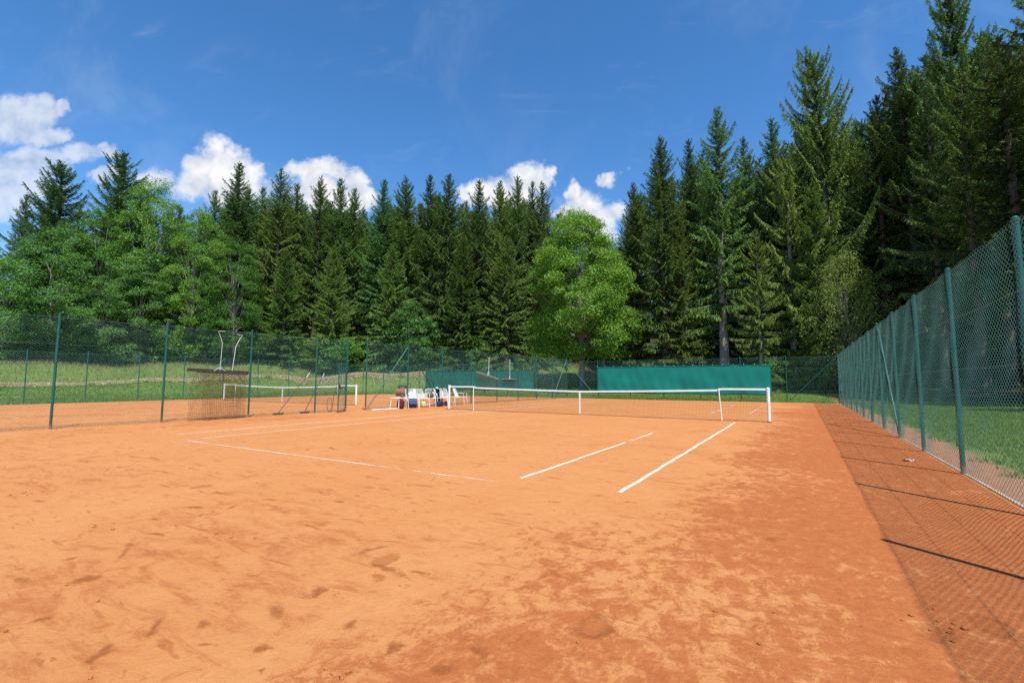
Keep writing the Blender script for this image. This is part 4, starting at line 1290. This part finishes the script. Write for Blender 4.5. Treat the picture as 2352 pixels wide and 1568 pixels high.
for k in range(30):
    u = 478 + 27.5 * k + rng.normal() * 5
    tree_px('s_narrow' if k % 3 else 's_droop', u, np.interp(u, SKY[:, 0], SKY[:, 1]) + 18 + 26 * rng.random(), 76 + 5 * rng.random(), 1.2, FILL_L, "spruces inside the left and middle wood")
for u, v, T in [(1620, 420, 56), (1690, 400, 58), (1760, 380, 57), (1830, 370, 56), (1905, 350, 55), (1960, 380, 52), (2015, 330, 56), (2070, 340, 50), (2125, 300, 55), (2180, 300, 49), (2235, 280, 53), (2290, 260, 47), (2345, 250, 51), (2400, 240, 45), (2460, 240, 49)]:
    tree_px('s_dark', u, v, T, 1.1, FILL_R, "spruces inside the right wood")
for k in range(900):
    if nfill >= 195: break
    u = rng.uniform(1430, 2640) if k % 2 else rng.uniform(1880, 2640); T = rng.uniform(24, 66)
    p = at(u, 860, T); fd = float(forest_depth(p[0], p[1])[0])
    if fd < 4.5 or fd > 26 or min((p[0] - q[0]) ** 2 + (p[1] - q[1]) ** 2 for q in PLACED) < 2.2: continue
    tree('s_young', p[0], p[1], rng.uniform(2.2, 5.5), 1.3, "young dark spruce growing in the shade between the trunks of the right wood", "young spruces under the right wood")
    nfill += 1
# a few trees right of the frame whose shade falls on the grass beyond the right fence
for x, y, ht in [(25, 3.5, 25), (28.5, 1.0, 27), (23, 10, 25), (27, 7.5, 27), (31, 5, 28), (21, 15.5, 26), (25, 13.5, 27), (29, 12, 28), (33, -2, 28), (29, -6.5, 26)]:
    if min((x - q[0]) ** 2 + (y - q[1]) ** 2 for q in PLACED) < 5: continue
    tree('s_edge', x, y, ht, 1.0, FILL_R, "spruces inside the right wood")


# ------------------------------------------------------------------ grass, hay, undergrowth (uncountable)
def blades(xy, h, w, mat, name, label, lean=.35, z0=0.0, cat="grass", hump=None):
    n = len(xy)
    z = np.concatenate([H(xy[i:i + 4000, 0], xy[i:i + 4000, 1]) for i in range(0, n, 4000)]) + z0
    b = .02 * (np.sin(xy[:, 0] * 1.3 + 2 * np.sin(xy[:, 1] * .7)) + np.sin(xy[:, 1] * 1.7 + xy[:, 0] * .4)) * np.clip((out_dist(xy[:, 0], xy[:, 1]) - 2) / 6, 0, 1)
    P = np.stack([xy[:, 0], xy[:, 1], z + b - .01], 1)
    if hump is not None: P[:, 2] += hump
    a = rng.random(n) * 6.28
    S = np.stack([np.cos(a), np.sin(a), np.zeros(n)], 1) * (w * (.6 + .8 * rng.random(n)))[:, None] / 2
    hh = h * (.5 + rng.random(n))
    T = rng.normal(size=(n, 3)) * lean * hh[:, None]; T[:, 2] = hh
    m = P + T * .55 - np.array([0, 0, 1]) * 0
    tip = P + T * np.array([1.25, 1.25, 1])
    V = np.stack([P - S, P + S, m + S * .7, tip, m - S * .7], 1).reshape(-1, 3)
    i = np.arange(n)[:, None] * 5
    F4 = np.concatenate([i, i + 1, i + 2, i + 4], 1); F3 = np.concatenate([i + 4, i + 2, i + 3], 1)
    me = mesh_np(name, V, [F4, F3], mat)
    return tag(link(name, me), label, cat, kind="stuff")


def scatter(n, x0, x1, y0, y1, keep):
    q = np.stack([rng.uniform(x0, x1, n), rng.uniform(y0, y1, n)], 1)
    return q[keep(q[:, 0], q[:, 1])]


def edge_noise(x, y): return .35 * np.sin(x * 2.1 + y * 1.3) + .25 * np.sin(y * 3.7 - x) + .2 * np.sin(y * 8.3 + 1)


g1 = scatter(150000, 9.6, 17.5, -13, 18, lambda x, y: (x > 9.85 + edge_noise(x, y) * .5 + .5 * rng.random(len(x)) ** 2) & (forest_depth(x, y) < 2))
blades(g1, .075, .012, M['grass'], "lawn_grass", "mown green grass strip beyond the right fence", .5)
g2 = scatter(70000, -30, 15, 17.05, 34, lambda x, y: (forest_depth(x, y) < 1.5) & (rng.random(len(x)) < 1.2 - (y - 17) / 26))
blades(g2, .10, .022, M['grass'], "lawn_grass", "mown green grass behind the back fences and under the maple", .5)
dl = lambda x, y: out_dist(x, y)
g3 = scatter(150000, -62, -28.7, -26, 45, lambda x, y: (forest_depth(x, y) < 1.5) & (dl(x, y) < 19))
blades(g3, .12, .035, M['grass'], "meadow_grass", "short green meadow grass below the hay strip on the left", .5)

HAYL = np.array([at(u, 870, T)[:2] for u, T in [(-300, 37), (-100, 39.5), (100, 42), (425, 46), (600, 50), (840, 55.5), (970, 57), (1150, 56), (1310, 55.5), (1420, 52.5)]])
HAYR = np.array([at(u, 890, T)[:2] for u, T in [(1560, 41.5), (1640, 40.5), (1760, 41), (1850, 40.5), (1915, 40)]])


def seg_dist(x, y, L):
    best = np.full(x.shape, 1e9); sg = np.zeros(x.shape)
    for a, b in zip(L[:-1], L[1:]):
        d = b - a
        t = np.clip(((x - a[0]) * d[0] + (y - a[1]) * d[1]) / (d @ d), 0, 1)
        px, py = x - a[0] - t * d[0], y - a[1] - t * d[1]
        q = np.hypot(px, py); m = q < best
        best = np.where(m, q, best); sg = np.where(m, np.sign(d[0] * py - d[1] * px), sg)
    return best, sg


def above_hay(x, y):
    d, s = seg_dist(x, y, HAYL)
    return (s > 0) & (d > .5)


g4 = scatter(230000, -80, 2, -26, 60, lambda x, y: above_hay(x, y) & (forest_depth(x, y) < 1.5) & (dl(x, y) > 3))
blades(g4, .34, .035, M['grass_tall'], "tall_meadow_grass", "tall seeding meadow grass between the hay strip and the left wood", .3)


def hay(n, L, wid):
    seg = np.linalg.norm(np.diff(L, axis=0), axis=1); cum = np.concatenate([[0], np.cumsum(seg)])
    t = rng.random(n) * cum[-1]
    x = np.interp(t, cum, L[:, 0]); y = np.interp(t, cum, L[:, 1])
    k = np.clip(np.searchsorted(cum, t) - 1, 0, len(seg) - 1)
    d = np.diff(L, axis=0)[k] / seg[k][:, None]
    o = rng.normal(size=n) * wid(t / cum[-1]) * (.8 + .3 * np.sin(t * 1.3) + .2 * np.sin(t * 3.1))
    return np.stack([x - d[:, 1] * o, y + d[:, 0] * o, o / wid(t / cum[-1])], 1)


hq = np.concatenate([hay(90000, HAYL, lambda s: .8 + .55 * np.clip((s - .3) * 2, 0, 1)), hay(6000, HAYR, lambda s: .5 + 0 * s)])
blades(hq[:, :2], .13, .05, M['hay'], "cut_hay", "pale strip of cut hay drying along the meadow", 1.6, .03, "hay", hump=.26 * np.exp(-hq[:, 2] ** 2) * rng.random(len(hq)))

# ------------------------------------------------------------------ sun, sky, clouds
SUN_AZ = np.array([1.31, -.95]); SUN_AZ = SUN_AZ / np.linalg.norm(SUN_AZ)
SUN_EL = R(60.5)
sd = np.array([SUN_AZ[0] * math.cos(SUN_EL), SUN_AZ[1] * math.cos(SUN_EL), math.sin(SUN_EL)])
sl = bpy.data.lights.new("sun", 'SUN'); sl.energy = 4.5; sl.angle = R(.53); sl.color = (1.0, .95, .88)
so = link("sun", sl)
so.rotation_euler = (math.pi / 2 - SUN_EL, 0, math.atan2(SUN_AZ[0], -SUN_AZ[1]))
so.location = (30, -30, 60)

w = bpy.data.worlds.new("World"); SC.world = w; w.use_nodes = True
g = NT(w.node_tree)
dirv = g.n("ShaderNodeTexCoord").outputs["Generated"]
sky = g.n("ShaderNodeTexSky", sky_type='NISHITA', sun_disc=False, sun_elevation=SUN_EL, sun_rotation=math.atan2(SUN_AZ[0], SUN_AZ[1]), altitude=700, air_density=1.0, dust_density=.15, ozone_density=3.5)
skyc = g.n("ShaderNodeHueSaturation", {"Hue": .5, "Saturation": 1.24, "Value": 1.0, "Color": sky.outputs[0]}).outputs[0]
FH = np.array([-math.sin(YAW), math.cos(YAW), 0])
dotF = g.n("ShaderNodeVectorMath", {0: dirv, 1: tuple(FH)}, operation='DOT_PRODUCT').outputs["Value"]
dotR = g.n("ShaderNodeVectorMath", {0: dirv, 1: tuple(R_)}, operation='DOT_PRODUCT').outputs["Value"]
dz = g.n("ShaderNodeSeparateXYZ", {0: dirv}).outputs[2]
den = g.math('MAXIMUM', dotF, .02)
a_, b_ = g.math('DIVIDE', dotR, den), g.math('DIVIDE', dz, den)
ab = g.n("ShaderNodeCombineXYZ", {0: a_, 1: b_, 2: 0.0}).outputs[0]


wv = g.n("ShaderNodeTexNoise", {"Vector": ab, "Scale": 7.0, "Detail": 8.0, "Roughness": .62}).outputs["Color"]
wv = g.n("ShaderNodeVectorMath", {0: wv, 1: (.5, .5, .5)}, operation='SUBTRACT').outputs[0]
wv = g.n("ShaderNodeVectorMath", {0: wv, 1: (.17, .12, 0)}, operation='MULTIPLY').outputs[0]
abw = g.n("ShaderNodeVectorMath", {0: ab, 1: wv}, operation='ADD').outputs[0]


def gno(u, v):
    d = ray(u, v); return (d @ R_) / (d @ FH), d[2] / (d @ FH)


LOBES = [(20, 262, 85, 50), (85, 258, 50, 36), (60, 300, 70, 36), (140, 250, 24, 20), (130, 310, 42, 24), (20, 385, 105, 55), (110, 378, 62, 36), (-20, 450, 110, 60), (80, 430, 70, 40), (175, 352, 45, 24), (235, 348, 34, 22), (345, 405, 48, 26), (240, 405, 34, 24),
         (-150, 340, 150, 90),
         (505, 328, 48, 38), (530, 368, 62, 52), (468, 372, 56, 34), (572, 392, 40, 42), (450, 415, 60, 42), (540, 430, 80, 46),
         (750, 392, 52, 34), (690, 404, 40, 24), (715, 415, 50, 34), (810, 412, 36, 34), (835, 440, 26, 36), (760, 450, 100, 44),
         (1150, 412, 46, 28), (1205, 405, 44, 26), (1085, 428, 34, 30), (1243, 415, 20, 30), (1165, 450, 105, 44), (1120, 425, 40, 24),
         (1312, 432, 26, 26), (1342, 472, 50, 46), (1385, 492, 48, 34), (1415, 478, 18, 22), (1360, 525, 66, 46), (1296, 486, 34, 22),
         (1416, 403, 27, 17)]
fld = None
for (u, v, ru, rv) in LOBES:
    ca, cb = gno(u, v)
    k = math.hypot(1, ca)
    dd = g.n("ShaderNodeVectorMath", {0: abw, 1: (ca, cb, 0)}, operation='SUBTRACT').outputs[0]
    ds = g.n("ShaderNodeVectorMath", {0: dd, 1: (FPX / ru / 1.12, FPX / rv / 1.12, 0)}, operation='MULTIPLY').outputs[0]
    q = g.n("ShaderNodeVectorMath", {0: ds, 1: ds}, operation='DOT_PRODUCT').outputs["Value"]
    fv = g.math('SUBTRACT', 1.0, q)
    fld = fv if fld is None else g.math('SMOOTH_MAX', fld, fv, .25)
fld = g.math('MAXIMUM', fld, -1.5)
n1 = g.noise(ab, 19, 10, .66, .3)
n2 = g.noise(g.mapping(ab, (1, 1, 1), (0, 0, 0), (.009, .015, 0)), 19, 10, .66, .3)
n3 = g.noise(ab, 5, 3, .5)
dens = g.math('ADD', fld, g.math('MULTIPLY', g.math('SUBTRACT', n1, .5), 2.1))
front = g.mr(dotF, .05, .15)
leftthin = g.mr(a_, -.86, -.66, .62, 1.0)
alpha = g.math('MULTIPLY', g.math('MULTIPLY', g.mr(dens, -.3, .9), front), g.mr(b_, .02, .1))
r1 = g.noise(ab, 10, 4, .55, .3)
r2 = g.noise(g.mapping(ab, (1, 1, 1), (0, 0, 0), (.012, .026, 0)), 10, 4, .55, .3)
relief = g.math('ADD', g.math('MULTIPLY', g.math('SUBTRACT', r1, r2), 2.4), g.math('MULTIPLY', g.math('SUBTRACT', n1, n2), .7))
core = g.mr(dens, .2, 1.6, .06, -.16)
sh = g.math('ADD', g.math('ADD', .9, relief), core)
sh = g.mr(sh, .50, 1.06, 0, 1, False)
cc = g.mix(sh, (.60, .67, .78), (1.0, 1.0, 1.0))
# high thin cirrus veils
ci = g.noise(g.mapping(ab, (2.2, 7.0, 1), (0, 0, .45)), 1.6, 8, .68, .8)
cim = g.math('MULTIPLY', g.mr(ci, .52, .82), g.mr(n3, .35, .7))
cim = g.math('ADD', g.math('MULTIPLY', cim, .20), g.math('MULTIPLY', g.mr(g.noise(ab, 2.6, 6, .6, .6), .48, .78), .13))
bgS = g.n("ShaderNodeBackground", {"Color": skyc, "Strength": .135})
bgC = g.n("ShaderNodeBackground", {"Color": cc, "Strength": .66})
bgW = g.n("ShaderNodeBackground", {"Color": (.8, .88, 1, 1), "Strength": .62})
m0 = g.n("ShaderNodeMixShader", {0: g.math('MULTIPLY', cim, front), 1: bgS.outputs[0], 2: bgW.outputs[0]})
m1 = g.n("ShaderNodeMixShader", {0: g.math('MULTIPLY', alpha, leftthin), 1: m0.outputs[0], 2: bgC.outputs[0]})
g.n("ShaderNodeOutputWorld", {"Surface": m1.outputs[0]})

# ------------------------------------------------------------------ render settings
vs = SC.view_settings
vs.view_transform = 'Standard'; vs.look = 'None'; vs.exposure = 0.58; vs.gamma = 1.0
SC.cycles.max_bounces = 6
SC.cycles.diffuse_bounces = 2
SC.cycles.glossy_bounces = 2
SC.cycles.transmission_bounces = 3
SC.cycles.transparent_max_bounces = 8
SC.cycles.sample_clamp_indirect = 4.0
SC.cycles.use_denoising = False
